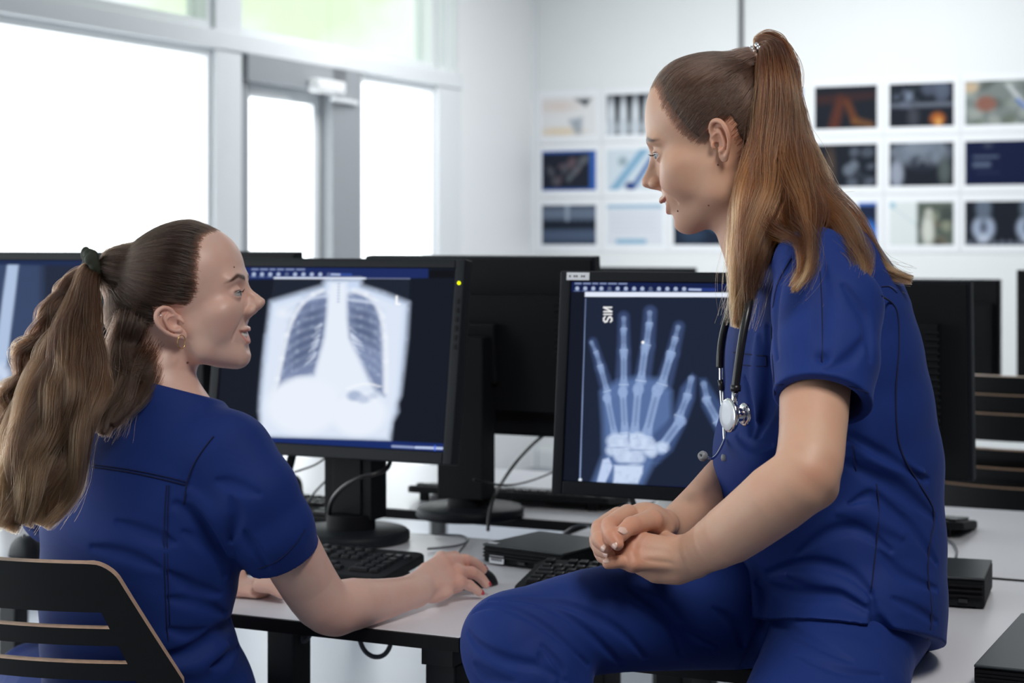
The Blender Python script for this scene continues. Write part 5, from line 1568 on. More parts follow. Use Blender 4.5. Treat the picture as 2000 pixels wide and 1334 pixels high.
# far arm
farA = Shape()
farA.chain([A(1600, 620, 2.50), A(1560, 760, 2.50), A(1505, 868, 2.46), A(1432, 925, 2.395), A(1372, 982, 2.325), A(1313, 1031, 2.25)],
           [.048, .043, .036, .0335, .0285, .0225], .012, sub=3)
hF = Shape()
hF.loft([A(1316, 1030, 2.252), A(1285, 1022, 2.222), A(1250, 1014, 2.205), A(1216, 1016, 2.195)], [.0190, .0215, .026, .0265], [.0175, .0155, .0140, .0125], (-.30, .75, -.55), .008)
fing = [(((1226, 1003, 2.178), (1191, 1026, 2.135), (1195, 1047, 2.106), (1206, 1063, 2.098)), (.0115, .0098, .0086, .0075)),
        (((1207, 1008, 2.205), (1172, 1031, 2.155), (1171, 1055, 2.121), (1184, 1069, 2.110)), (.0115, .0098, .0088, .0075)),
        (((1193, 1023, 2.225), (1167, 1054, 2.165), (1173, 1073, 2.136), (1190, 1082, 2.119)), (.0108, .0092, .0082, .0070)),
        (((1190, 1040, 2.235), (1172, 1074, 2.178), (1177, 1087, 2.153), (1185, 1094, 2.137)), (.0095, .0080, .0072, .0062))]
for pts, rr in fing:
    f_ = Shape(); P_ = [A(*p) for p in pts]
    f_.chain(P_, rr, .003, sub=3)
    for q, r_ in ((P_[1], rr[1]), (P_[2], rr[2])): f_.ell(q, (r_ * 1.06,) * 3, .003)
    hF.group(f_, .0018)
thA = [A(1302, 1026, 2.215), A(1272, 1016, 2.165), A(1233, 1027, 2.126), A(1213, 1044, 2.108)]
hF.chain(thA[:2], [.0150, .0132], .010)
f_ = Shape(); f_.chain(thA[1:], [.0132, .0100, .0090], .004, sub=3); f_.ell(thA[2], (.0106,) * 3, .004); hF.group(f_, .004)
hF.ell(A(1262, 1003, 2.200), (.020, .02, .012), .01)
hF.ell(A(1288, 1034, 2.195), (.017, .016, .011), .01)
farA.group(hF, .009)
armsA = Shape(); armsA.group(nearA, .0); armsA.group(farA, .0008); bA.group(armsA, .012)
VA, FA = mesh_shape(bA, .0015)
VA = relax(VA, FA, 2)
LA = hA.local(VA)
TA = head_tint(LA, 1.0, .95, blush=.8)
kn = [A(*p) for p in ((1191, 1026, 2.125), (1171, 1031, 2.145), (1167, 1055, 2.155), (1195, 1047, 2.098), (1207, 1064, 2.09), (1185, 1070, 2.10), (1191, 1082, 2.11), (1246, 1050, 2.135), (1235, 1066, 2.13), (1231, 1085, 2.12), (1236, 1102, 2.115), (1233, 1027, 2.12), (1213, 1044, 2.10), (1187, 1101, 2.112), (1600, 950, 2.02), (1580, 930, 1.99), (1272, 1016, 2.16))]
colors_near(VA, kn, .016, (1.0, .70, .62), TA, .42)
print('SHAPE leaning body', len(VA))
own(np_mesh('body', VA, FA, M_SKIN_A, None, TA))
k0 = len(COL.objects)
add_face(hA, RhA, None, (16, 4), 1)
for q in list(COL.objects)[k0:]: own(q)
view = Vector((0, -1, 0))
for (pts, rr) in fing[:3]:
    P_ = [A(*p) for p in pts]; d_ = (P_[3] - P_[2]).normalized(); up = Vector((-.75, -.45, .15)); up = (up - d_ * up.dot(d_)).normalized()
    own(nail(None, P_[3] + up * (rr[3] * .93) + d_ * .0015, d_, up, M_NAIL, .0095, .0052))
d_ = (thA[3] - thA[2]).normalized(); up = Vector((-.25, -.92, .35)); up = (up - d_ * up.dot(d_)).normalized()
own(nail(None, thA[3] + up * .0084 + d_ * .001, d_, up, M_NAIL, .0125, .0070))
P0 = A(1187, 1101, 2.112); own(nail(None, P0 + Vector((-.002, -.003, .0048)), Vector((-1, 0, -.1)), Vector((-.3, -.5, .8)), M_NAIL, .0080, .0045))
for (px, py) in ((1324, 412), (1384, 401), (1402, 322)):
    p = hit(bA, px, py, 2.1, 2.6); own(MB().lathe([(.0014, -.0006), (.0012, .0004), (.0004, .0008)], 10, M=Matrix.Translation(p) @ Matrix.Rotation(PI / 2, 4, 'X')).build('mole', M_MOLE))

# ---- trousers
tr = Shape()
tr.ell(A(1655, 1192, 2.345), (.108, .145, .080), .03)
tr.loft([A(1655, 1090, 2.35), A(1660, 1180, 2.35)], [.085, .10], [.12, .13], (1, 0, 0), .03)
tr.chain([A(1640, 1185, 2.42), A(1420, 1192, 2.32), A(1210, 1206, 2.225), A(1075, 1232, 2.17), A(996, 1254, 2.14)], [.085, .075, .0665, .060, .0545], .03, sub=3)
tr.chain([A(996, 1254, 2.14), A(1012, 1290, 2.135), A(1048, 1350, 2.14), A(1110, 1600, 2.20), A(1130, 1790, 2.23)], [.0545, .062, .068, .060, .055], .02, sub=3)
tr.chain([(.425, 2.31, .800), (.385, 2.18, .720), (.30, 2.03, .645), (.25, 1.93, .57)], [.080, .098, .090, .074], .035, sub=3)
tr.chain([(.25, 1.93, .57), (.25, 1.95, .35), (.26, 2.00, .12)], [.074, .062, .055], .02)
tr0 = tr.p[:]
fl = []
for w_, a_, pts in ((.0045, .0050, [(925, 1195), (960, 1182), (1020, 1198), (1085, 1240), (1150, 1300)]), (.004, .0042, [(955, 1172), (1030, 1172), (1110, 1205), (1180, 1265), (1215, 1300)]),
                    (.005, .0055, [(915, 1235), (935, 1262), (990, 1290), (1050, 1302), (1105, 1330)]), (.004, .006, [(1060, 1262), (1085, 1290), (1098, 1312), (1092, 1334)]),
                    (.004, .004, [(1055, 1275), (1062, 1300), (1080, 1330)]), (.005, .0035, [(1000, 1172), (1100, 1180), (1200, 1225), (1260, 1285)]),
                    (.006, .0035, [(1230, 1150), (1300, 1200), (1330, 1280)]), (.006, .005, [(1395, 1190), (1440, 1225), (1452, 1262)]),
                    (.006, .005, [(1470, 1170), (1520, 1215), (1600, 1260), (1660, 1290)]), (.006, .005, [(1500, 1190), (1480, 1260), (1440, 1320)]),
                    (.005, .004, [(1560, 1280), (1640, 1310), (1720, 1320)]), (.006, .004, [(930, 1300), (960, 1325), (1000, 1334)]), (.006, .004, [(1240, 1180), (1330, 1230), (1400, 1262)])):
    fl.append((w_ * 1.05, a_ * 2.2, hits(tr, dens(pts), y0=1.8)))
for w_, a_, P_ in fl: tr.fold(P_[::3] if len(P_) > 8 else P_, w_, a_)
VT, FT = mesh_shape(tr, .0026, lo=(-.15, 1.78, .10), hi=(.70, 2.62, .98))
own(np_mesh('trousers', relax(VT, FT, 1), FT, M_SCRUB))
print('SHAPE trousers', len(VT))
own(MB().add(*(lambda b: (b.v, b.f))(MB().tube([(.24, 1.99, .055), (.24, 1.90, .050), (.235, 1.80, .035)], [.045, .045, .034], 14, sx=.85)), True).build('shoe', M_WPL))
own(MB().tube([A(1130, 1830, 2.24), A(1100, 1880, 2.2), A(1030, 1900, 2.16)], [.045, .045, .034], 14).build('shoe', M_WPL))

# ---- scrub top
sh = Shape()
stn = [(1648, 1285, 186, .208), (1650, 1150, 188, .186), (1638, 1060, 202, .165), (1618, 985, 220, .155), (1628, 905, 208, .152), (1618, 800, 199, .160), (1608, 700, 188, .163), (1600, 620, 172, .158), (1588, 560, 146, .150), (1570, 510, 108, .128), (1552, 482, 66, .100)]
sh.loft([A(a, b, YC) for a, b, c, d in stn], [c * YC / FPX for a, b, c, d in stn], [d for a, b, c, d in stn], (1, 0, 0), .02)
sh.ell(A(1470, 880, 2.33), (.045, .11, .045), .04)
slv = Shape()
slv.loft([A(1590, 520, 2.215), A(1616, 600, 2.170), A(1612, 700, 2.125), A(1605, 800, 2.085), A(1601, 860, 2.06)], [.052, .0665, .0625, .0560, .054], [.050, .060, .058, .0550, .054], (1, 0, 0), .01)
hemc = A(1605, 783, 2.092); axs = (A(1605, 800, 2.085) - A(1616, 600, 2.170)).normalized()
slv.plane(hemc, axs + Vector((-.07, 0, 0)), .003)
slv.cone(A(1607, 755, 2.112), A(1600, 850, 2.062), .0450, .0490, .003, 's')
sh.group(slv, .022)
sl2 = Shape(); sl2.loft([A(1570, 540, 2.50), A(1585, 640, 2.53), A(1570, 760, 2.54)], [.05, .062, .055], [.05, .055, .05], (1, 0, 0), .01); sl2.plane(A(1570, 750, 2.54), (0, 0, -1), .003)
sh.group(sl2, .02)
# hem, with the side vent open over the hip
dr = Shape(); trb = Shape(); trb.p = tr0
dr._add(lambda P: trb(P) - .0065, (.45, 2.25, .80), .32, .0, 'u')
dr.plane(A(1478, 1180, 2.20), (-1, 0, 0), .01); dr.plane((0, 0, .925), (0, 0, 1), .02)
sh.group(dr, .012)
sh.plane(A(1680, 1213, 2.13), (-.12, -.30, -1), .0025)
vent = Shape(); vent.chain(hits(sh, [(1702, 1160), (1708, 1195), (1716, 1216)], y0=1.8) + [hit(sh, 1716, 1216, 1.8) + Vector((.010, .0, -.030))], [.002, .006, .012, .022], .002)
vent.plane((0, 2.30, 0), (0, 1, 0), .004)
sh.group(vent, .004, 's')
sh.chain([A(1512, 532, 2.42), A(1482, 470, 2.40), A(1440, 400, 2.40)], [.052, .058, .062], .004, 's')
sf = []
for w_, a_, pts in ((.007, .0075, [(1648, 838), (1690, 872), (1750, 905), (1812, 938)]), (.008, .007, [(1640, 900), (1700, 925), (1770, 965), (1825, 1010)]),
                    (.006, .005, [(1660, 985), (1700, 968), (1730, 985), (1790, 1040)]), (.006, .005, [(1560, 1080), (1620, 1040), (1680, 1035), (1740, 1075)]),
                    (.006, .006, [(1500, 1120), (1580, 1100), (1660, 1120), (1700, 1160)]), (.006, .005, [(1480, 1140), (1560, 1160), (1640, 1160), (1690, 1190)]),
                    (.006, .005, [(1750, 1000), (1790, 1040), (1830, 1100)]), (.006, .005, [(1720, 1080), (1760, 1120), (1830, 1150)]), (.005, .004, [(1745, 1170), (1790, 1190), (1830, 1215)]),
                    (.008, .007, [(1500, 640), (1505, 720), (1500, 790), (1480, 850)]), (.006, .004, [(1455, 740), (1470, 800), (1468, 850)]), (.005, .004, [(1440, 850), (1470, 872), (1505, 870)]),
                    (.006, .004, [(1550, 500), (1520, 560), (1512, 640), (1518, 700)]), (.008, .004, [(1650, 560), (1690, 620), (1700, 700)]), (.010, .003, [(1608, 520), (1607, 620), (1606, 760)]),
                    (.006, .004, [(1620, 720), (1660, 700), (1700, 650)]), (.010, -.005, [(1660, 868), (1720, 898), (1800, 925)]), (.010, -.005, [(1640, 1000), (1690, 1002), (1760, 1045)]),
                    (.010, -.004, [(1480, 660), (1478, 740), (1478, 820)]), (.009, -.004, [(1540, 1120), (1620, 1140), (1690, 1175)])):
    sf.append((w_ * 1.1, a_ * 1.9, hits(sh, dens(pts), y0=1.8)))
for w_, a_, P_ in sf: sh.fold(P_[::3] if len(P_) > 8 else P_, w_, a_)
VS, FS = mesh_shape(sh, .0024)
top = own(np_mesh('scrub_top', relax(VS, FS, 1), FS, M_SCRUB))
print('SHAPE top', len(VS))
for r_, m_, pts in ((.0012, M_SEAM, [(1722, 578), (1752, 605), (1756, 680), (1750, 760), (1753, 850), (1768, 900), (1795, 945), (1825, 1000), (1816, 1060), (1812, 1120), (1820, 1200), (1812, 1250)]),
                    (.0009, M_SEAM, [(1712, 945), (1717, 1000), (1710, 1080), (1702, 1150)]),
                    (.0008, M_SEAM, [(1545, 505), (1516, 560), (1507, 640), (1510, 720), (1513, 772)]),
                    (.0007, M_SEAM, [(1516, 753), (1560, 747), (1610, 745), (1660, 755), (1697, 768)]),
                    (.0008, M_SEAM, [(1722, 560), (1738, 560), (1752, 572)]), (.0009, M_SEAM, [(1432, 688), (1460, 692), (1496, 696)]),
                    (.0007, M_SEAM, [(1434, 710), (1460, 714), (1496, 716)]), (.0007, M_SEAM, [(1496, 696), (1497, 716)]),
                    (.0007, M_SEAM, [(1665, 870), (1672, 920)]), (.0006, M_SEAM, [(1600, 510), (1606, 600), (1606, 700), (1605, 780)])):
    o = seam('seam', sh, pts, r_, m_, None, .0002); own(o)

# ---- hair
def fieldA(P):
    x, y, z = P[:, 0], P[:, 1], P[:, 2]; ay = np.abs(y)
    xh = np.interp(z, [-60, -46, -25, -8, 2, 10, 26, 44, 70, 98, 115, 135], [-46, -40, -30, -26, -18, 14, 27, 36, 45, 56, 60, 60])
    xh = xh - 10 * np.exp(-((ay - 40) / 16) ** 2) * (z > 75)
    f = (x - xh) * .75
    ear = np.maximum(np.maximum(-(x + 31), x - 5), np.maximum(-(z + 30), z - 25)); ear = np.where(ay > 50, ear, 50)
    return np.maximum(f, -ear)
rsA = np.random.RandomState(11)
TIEA = (-104, 4, 92)
P, d0, rhoA, C0A = scalp(rsA, skA, lambda p: fieldA(p) < 1.0 + rsA.randn(len(p)) * 3.0, TIEA, 17000, lift=4.2,
                         short=lambda p: (np.abs(p[:, 1]) > 38) & (p[:, 2] < 74 + .10 * (p[:, 0] - 0)) & (p[:, 0] > -34 - .4 * (p[:, 2] - 20)) | (p[:, 2] < 22) & (p[:, 0] > -48))
M_HAIR_A1 = hair_mat('brown hair on the head', (.095, .052, .036), (.12, .058, .040), .25)
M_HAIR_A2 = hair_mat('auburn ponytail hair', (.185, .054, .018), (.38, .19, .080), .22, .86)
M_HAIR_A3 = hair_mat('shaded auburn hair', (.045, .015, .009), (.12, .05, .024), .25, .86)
P2, *_ = scalp(rsA, skA, lambda p: (np.abs(fieldA(p) + 1) < 6) & ~((np.abs(p[:, 1]) > 48) & (p[:, 0] > -38) & (p[:, 0] < 9) & (p[:, 2] < 24)), TIEA, 9000, n=8, lift=1.6, short=lambda p: p[:, 2] > -500, jitter=3)
own(strands('scalp_hair', to_world(hA, P), .00020, .00014, M_HAIR_A1, None))
own(strands('hairline', to_world(hA, P2), .00012, .00004, M_HAIR_A1, None))
tieA = A(1462, 108, 2.40)
print('tie', hA.world(TIEA), tieA)
tw = hA.world(TIEA)
pt = Vector((tw.x, tw.y, tw.z))
def pth(*q): return [tuple(pt)] + [tuple(A(*p)) for p in q]
bund = []
bund.append((bundle(rsA, pth((1482, 88, 2.40), (1505, 95, 2.37), (1512, 150, 2.33), (1512, 260, 2.31), (1500, 350, 2.29), (1476, 430, 2.26), (1462, 500, 2.24), (1452, 570, 2.24), (1438, 640, 2.24)),
    [.007, .016, .024, .030, .038, .046, .046, .034, .022, .008], 6000, wave=.0028, clumps=34)))
bund.append((bundle(rsA, pth((1484, 90, 2.40), (1510, 98, 2.38), (1520, 160, 2.345), (1530, 270, 2.32), (1545, 370, 2.28), (1560, 430, 2.24), (1580, 480, 2.165), (1572, 530, 2.11), (1548, 566, 2.09)),
    [.007, .016, .022, .030, .040, .046, .042, .020, .014, .006], 3000, wave=.003, clumps=18, tip=.42)))
bund.append((bundle(rsA, pth((1484, 86, 2.40), (1512, 92, 2.39), (1528, 160, 2.36), (1542, 270, 2.34), (1570, 370, 2.31), (1608, 430, 2.28), (1648, 480, 2.22), (1672, 530, 2.155), (1655, 582, 2.13)),
    [.007, .014, .020, .026, .034, .040, .036, .030, .022, .008], 3000, wave=.003, clumps=18, tip=.42)))
bund.append((bundle(rsA, pth((1484, 88, 2.41), (1514, 96, 2.40), (1534, 170, 2.38), (1550, 280, 2.37), (1585, 370, 2.35), (1635, 430, 2.34), (1685, 485, 2.31), (1730, 530, 2.27), (1782, 549, 2.26)),
    [.006, .012, .018, .022, .028, .030, .028, .024, .014, .004], 2200, wave=.003, clumps=14, tip=.45)))
bund.append((bundle(rsA, pth((1486, 78, 2.40), (1520, 82, 2.39), (1544, 130, 2.37), (1552, 260, 2.34), (1580, 350, 2.32), (1612, 400, 2.30), (1648, 420, 2.28)),
    [.006, .010, .012, .020, .030, .034, .022], 900, wave=.005, clumps=8, tip=.3, fly=.4)))
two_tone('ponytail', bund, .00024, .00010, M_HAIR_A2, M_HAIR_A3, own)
cap = Shape(); cap.group(hair_cap(skA, lambda P: fieldA(P) + 5.5 + 1.6 * np.sin(P[:, 2] * 1.1) * np.sin(P[:, 1] * .9), 1.2), .002)
cap.cone(hA.world((-80, 3, 86)), pt, .024, .012, .012)
cap.chain([tuple(pt)] + [tuple(A(*p)) for p in ((1484, 92, 2.40), (1508, 100, 2.385), (1520, 160, 2.36), (1525, 260, 2.34), (1515, 350, 2.32), (1500, 430, 2.295), (1482, 500, 2.28))], [.006, .009, .013, .020, .027, .034, .034, .016], .01, sub=3)
cap.chain([tuple(A(*p)) for p in ((1530, 300, 2.34), (1570, 390, 2.33), (1620, 440, 2.32), (1670, 490, 2.28), (1700, 520, 2.25))], [.02, .026, .026, .016, .006], .01, sub=3)
VH, FH = mesh_shape(cap, .003)
own(np_mesh('hair', relax(VH, FH, 1), FH, M_CAPA))
# clip of metal beads round the ponytail
cb = MB(); axd = Vector((.35, 0, .94))
cen = hA.world((-98, 3, 92)); ax_ = (pt - hA.world((-70, 3, 84))).normalized(); e1 = ax_.cross(Vector((0, 1, 0))).normalized(); e2 = ax_.cross(e1)
for i in range(16):
    a_ = 2 * PI * i / 16
    for q in (-.0045, .0045):
        c_ = cen + (e1 * math.cos(a_) + e2 * math.sin(a_)) * .0185 + ax_ * q
        cb.lathe([(.0006, -.0036), (.0032, -.0020), (.0036, 0), (.0032, .0020), (.0006, .0036)], 8, c_)
o = own(cb.build('hair_clip', M_SILVER)); o['label'] = 'silver beaded hair clip'
print('HAIR A done')

# ---- stethoscope: hangs round her neck, a thing of its own
M_TUBE = mat('black rubber tube', (.010, .010, .012), .32)
M_CHROME = mat('chrome', (.78, .79, .82), .10, metal=1)
M_DIAPH = mat('pale diaphragm', (.72, .76, .84), .3)
M_TIP = mat('grey ear tip', (.22, .23, .25), .4)
ST = empty('stethoscope', A(1418, 892, 2.25), 0, 'black and chrome stethoscope hanging round the leaning woman\'s neck', 'stethoscope')
kst = Matrix.Translation(-ST.location)
def sown(o): o.parent = ST; o.matrix_parent_inverse = kst; return o
sown(MB().tube(catmull([A(1500, 500, 2.30), A(1472, 560, 2.27), A(1462, 600, 2.23), A(1450, 660, 2.215), A(1441, 720, 2.21), A(1436, 758, 2.21)], 6), .0052, 14).build('tube', M_TUBE))
sown(MB().tube(catmull([A(1440, 560, 2.33), A(1424, 610, 2.32), A(1412, 655, 2.315), A(1407, 690, 2.31), A(1406, 718, 2.31)], 6), .0050, 14).build('tube', M_TUBE))
y = MB(); y.tube([A(1437, 752, 2.21), A(1436.5, 764, 2.21)], [.0064, .0064], 14); sown(y.build('collar', M_TUBE))
sown(MB().tube([A(1436, 764, 2.21), A(1434.5, 780, 2.212), A(1434, 798, 2.215)], [.0040, .0038, .0036], 14).build('stem', M_CHROME))
for dx in (0, 4.5):
    sown(MB().tube(catmull([A(1407 + dx, 716, 2.31 + dx * .004), A(1408 + dx, 760, 2.31), A(1413 + dx * .5, 820, 2.30), A(1416 + dx * .3, 880, 2.29), A(1415.5, 893, 2.288)], 6), .0021, 10).build('binaural', M_CHROME))
sown(MB().tube([A(1407, 742, 2.306), A(1410.5, 762, 2.306)], [.0038, .0034], 12).build('spring_sleeve', M_TUBE))
sown(MB().tube(catmull([A(1415, 858, 2.285), A(1409, 872, 2.27), A(1400, 888, 2.255), A(1390, 896, 2.245), A(1379, 893, 2.24)], 6), .0017, 10).build('ear_tube', M_CHROME))
e_ = MB().lathe([(.0012, -.004), (.0045, -.0035), (.0064, -.001), (.0066, .002), (.0050, .0055), (.0030, .0066), (.0016, .0060), (.0012, .0030)], 20, M=Matrix.Translation(A(1373.5, 891, 2.238)) @ Matrix.Rotation(-1.2, 4, 'Y') @ Matrix.Rotation(.9, 4, 'X'))
sown(e_.build('ear_tip', M_TIP))
e_ = MB().lathe([(.0045, -.004), (.0055, 0), (.0045, .004)], 14, M=Matrix.Translation(A(1416, 894, 2.284))); sown(e_.build('ear_tip', M_TIP))
cp = Matrix.Translation(A(1425, 811, 2.218)) @ Matrix.Rotation(math.radians(22), 4, 'Z') @ Matrix.Rotation(-PI / 2, 4, 'Y')
ch = MB()
ch.lathe([(.0195, -.003), (.0212, -.001), (.0212, .0022), (.0192, .0040)], 40, M=cp)
ch.lathe([(.0080, -.018), (.0084, -.016), (.0084, -.003)], 28, M=cp)
ch.lathe([(.0125, -.0235), (.0148, -.0225), (.0148, -.0195), (.0115, -.0175), (.0085, -.0165)], 32, M=cp)
sown(ch.build('chestpiece', M_CHROME))
sown(MB().lathe([(.0190, .0036), (.0186, .0044), (.0100, .0046)], 40, M=cp).build('diaphragm', M_DIAPH))
# small white name clip at her neckline
# ================================================================ the seated woman (left)
PL = empty('person', (0, 0, 0), 0, 'seated woman in blue scrubs with long brown ponytail, hand on mouse, smiling', 'person')
PL.location = (-.53, 2.53, .462)
KEEPL = Matrix.Translation(-PL.location)
def ownL(o): o.parent = PL; o.matrix_parent_inverse = KEEPL; return o
RhB = head_matrix(-3, -10)
TrB = A(358, 632, 2.44)
KB = dict(smile=1.0, open_=1.25, warp=1.10, nose_up=4.0)
hB = head_shape(ear_yaw=20, ear_tilt=22, es=.98, ear_z=-9, **KB)
hB.place(RhB, np.array(TrB) - RhB @ np.array([.0, -.070, -.009]), .00100)
skB = head_shape(ears=False, **KB); hB.wx = skB.wx = 1.10; hB.wl = skB.wl = .20; skB.ell((-58, 0, 14), (60, 60, 58), 14); skB.ell((-38, 0, -30), (44, 46, 44), 16); skB.place(hB.Rm, hB.T, .00100)
bB = Shape(); bB.group(hB, .004)
bB.loft([A(318, 655, 2.505), A(308, 735, 2.485), A(312, 800, 2.475)], [.050, .050, .068], [.052, .050, .062], (1, 0, 0), .022)
SDL = (.87, -.5, 0)
bB.loft([A(315, 835, 2.48), A(300, 890, 2.48), A(272, 1100, 2.50), A(280, 1334, 2.50)], [.11, .135, .120, .13], [.060, .080, .088, .10], SDL, .03)
armB = Shape()
armB.chain([A(448, 900, 2.445), A(540, 1030, 2.43), A(600, 1135, 2.475), A(640, 1184, 2.50), A(690, 1180, 2.535), A(735, 1173, 2.575), A(775, 1164, 2.615), A(812, 1154, 2.655)],
           [.034, .043, .0405, .0385, .0365, .0310, .0265, .0235], .012, sub=3)
armB.ell(A(655, 1204, 2.505), (.022, .02, .020), .018)
hR = Shape()
hR.loft([A(806, 1155, 2.650), A(838, 1137, 2.690), A(868, 1122, 2.720), A(894, 1118, 2.745)], [.0225, .029, .033, .030], [.0170, .0150, .0135, .0115], (.35, .10, -.93), .008)
hR.ell(A(852, 1156, 2.69), (.026, .016, .013), .012)
fB = [(((862, 1092, 2.745), (888, 1088, 2.775), (905, 1098, 2.80), (915, 1108, 2.81)), (.0098, .0086, .0078, .0068)),
      (((875, 1100, 2.735), (908, 1094, 2.765), (930, 1102, 2.785), (943, 1113, 2.795)), (.0104, .0090, .0082, .0070)),
      (((893, 1119, 2.730), (920, 1118, 2.755), (938, 1128, 2.77), (949, 1141, 2.775)), (.0102, .0088, .0080, .0070)),
      (((895, 1138, 2.715), (916, 1143, 2.735), (928, 1151, 2.742), (936, 1157, 2.748)), (.0092, .0078, .0070, .0062))]
for pts, rr in fB:
    f_ = Shape(); P_ = [A(*p) for p in pts]; f_.chain(P_, rr, .003, sub=3); f_.ell(P_[1], (rr[1] * 1.05,) * 3, .003); hR.group(f_, .0045)
    hR.cone(A(812, 1150, 2.64), P_[0], .005, rr[0] * .95, .009)
    hR.ell(P_[0] + Vector((0, -.002, .003)), (rr[0] * .8,) * 3, .006)
hR.chain([A(826, 1128, 2.70), A(848, 1118, 2.76), A(880, 1128, 2.80), A(900, 1134, 2.81)], [.015, .012, .010, .008], .008)
armB.group(hR, .010)
farB = Shape()
farB.chain([A(150, 905, 2.575), (-.68, 2.70, .86), (-.64, 2.80, .775), (-.52, 2.80, .762), (-.435, 2.785, .757)], [.038, .040, .038, .030, .022], .012, sub=3)
hL2 = Shape(); hL2.loft([A(452, 1150, 2.79), A(480, 1148, 2.78), A(512, 1154, 2.77)], [.024, .034, .033], [.014, .013, .011], (.3, .9, 0), .008)
for k in range(4):
    y_ = 2.80 - .021 * k
    p0 = A(505, 1152, y_); p0.z = .752; hL2.chain([p0, p0 + Vector((.022, -.012, -.001)), p0 + Vector((.040, -.024, -.008))], [.009, .0085, .0068], .004)
farB.group(hL2, .008)
bB.group(armB, .012)
bB.group(farB, .012)
VB_, FB_ = mesh_shape(bB, .0015)
VB_ = relax(VB_, FB_, 2)
TB = head_tint(hB.local(VB_), 1.0, 1.25, blush=1.0, brow=1.0)
colors_near(VB_, [A(*p) for p in ((640, 1215, 2.47), (668, 1222, 2.50), (870, 1103, 2.72), (893, 1119, 2.72), (895, 1138, 2.70), (888, 1088, 2.77), (908, 1094, 2.75), (920, 1118, 2.74), (945, 1112, 2.79))], .020, (1.0, .72, .66), TB, .40)
print('SHAPE seated body', len(VB_))
ownL(np_mesh('body', VB_, FB_, M_SKIN_B, None, TB))
k0 = len(COL.objects)
add_face(hB, RhB, None, (0, -6), 1)
for q in list(COL.objects)[k0:]: ownL(q)
for (pts, rr), u_ in zip(fB[1:], ((.5, .1, .8), (.4, -.4, .8), (.3, -.75, .5))):
    P_ = [A(*p) for p in pts]; d_ = (P_[3] - P_[2]).normalized(); up = Vector(u_); up = (up - d_ * up.dot(d_)).normalized()
    ownL(nail(None, P_[3] + up * (rr[3] * .95) + d_ * .003, d_, up, M_NAILR, .0075, .0042))
for (px, py, r_) in ((366, 708, .0019), (457, 522, .0013)):
    p = hit(bB, px, py, 2.2, 2.7); ownL(MB().lathe([(r_, -.0006), (r_ * .85, .0004), (r_ * .3, .0008)], 10, M=Matrix.Translation(p) @ Matrix.Rotation(PI / 2, 4, 'X')).build('mole', M_MOLE))

# ---- trousers
tB = Shape()
tB.ell((-.51, 2.56, .555), (.155, .115, .10), .03)
tB.chain([(-.45, 2.57, .56), (-.53, 2.73, .56), (-.585, 2.90, .55)], [.085, .08, .068], .03, sub=3)
tB.chain([(-.59, 2.64, .56), (-.70, 2.78, .56), (-.78, 2.93, .55)], [.085, .08, .068], .03, sub=3)
tB.chain([(-.585, 2.90, .55), (-.58, 2.92, .30), (-.58, 2.90, .10)], [.068, .058, .05], .02)
tB.chain([(-.78, 2.93, .55), (-.77, 2.95, .30), (-.77, 2.93, .10)], [.068, .058, .05], .02)
VT, FT = mesh_shape(tB, .0045)
ownL(np_mesh('trousers', relax(VT, FT, 1), FT, M_SCRUB))
for x_, y_ in ((-.58, 2.90), (-.77, 2.93)):
    ownL(MB().tube([(x_, y_ - .03, .05), (x_ + .01, y_ + .06, .05), (x_ + .03, y_ + .17, .035)], [.045, .045, .034], 14).build('shoe', M_WPL))

# ---- scrub top
sB = Shape()
YL = 2.485
stb = [(288, 1420, .172, .125), (290, 1345, .165, .118), (272, 1270, .150, .110), (262, 1195, .143, .106), (270, 1120, .150, .108), (276, 1040, .158, .108), (288, 960, .160, .104), (303, 890, .150, .092), (316, 845, .122, .080), (316, 812, .096, .074), (316, 796, .080, .069), (316, 768, .069, .064)]
sB.loft([A(a, b, YL + (.055 if b > 1300 else .02 if b > 1250 else 0)) for a, b, c, d in stb], [c for a, b, c, d in stb], [d for a, b, c, d in stb], SDL, .02)
sB.ell(A(425, 886, 2.435), (.070, .06, .050), .035)
sl = Shape()
sl.loft([A(446, 888, 2.415), A(493, 965, 2.405), (lambda p: p)(A(530, 1035, 2.415)), A(562, 1105, 2.445), A(584, 1150, 2.46)], [.058, .0600, .0570, .0500, .049], [.058, .060, .056, .051, .050], (0.9, 0, .43), .01)
sl.plane(A(552, 1086, 2.437), (A(562, 1105, 2.445) - A(495, 965, 2.405)), .003)
sl.cone(A(535, 1050, 2.42), A(580, 1140, 2.46), .0465, .048, .003, 's')
sB.group(sl, .022)
sl = Shape(); sl.loft([A(150, 880, 2.56), A(110, 960, 2.62), (-.68, 2.68, .88)], [.062, .064, .056], [.062, .064, .056], (1, 0, 0), .01); sB.group(sl, .022)
sB.plane(A(325, 754, 2.48), (.26, .12, 1), .004)
sB.chain([A(316, 765, 2.478), A(311, 735, 2.485), A(316, 700, 2.50)], [.0515, .0535, .06], .003, 's')
fb = []
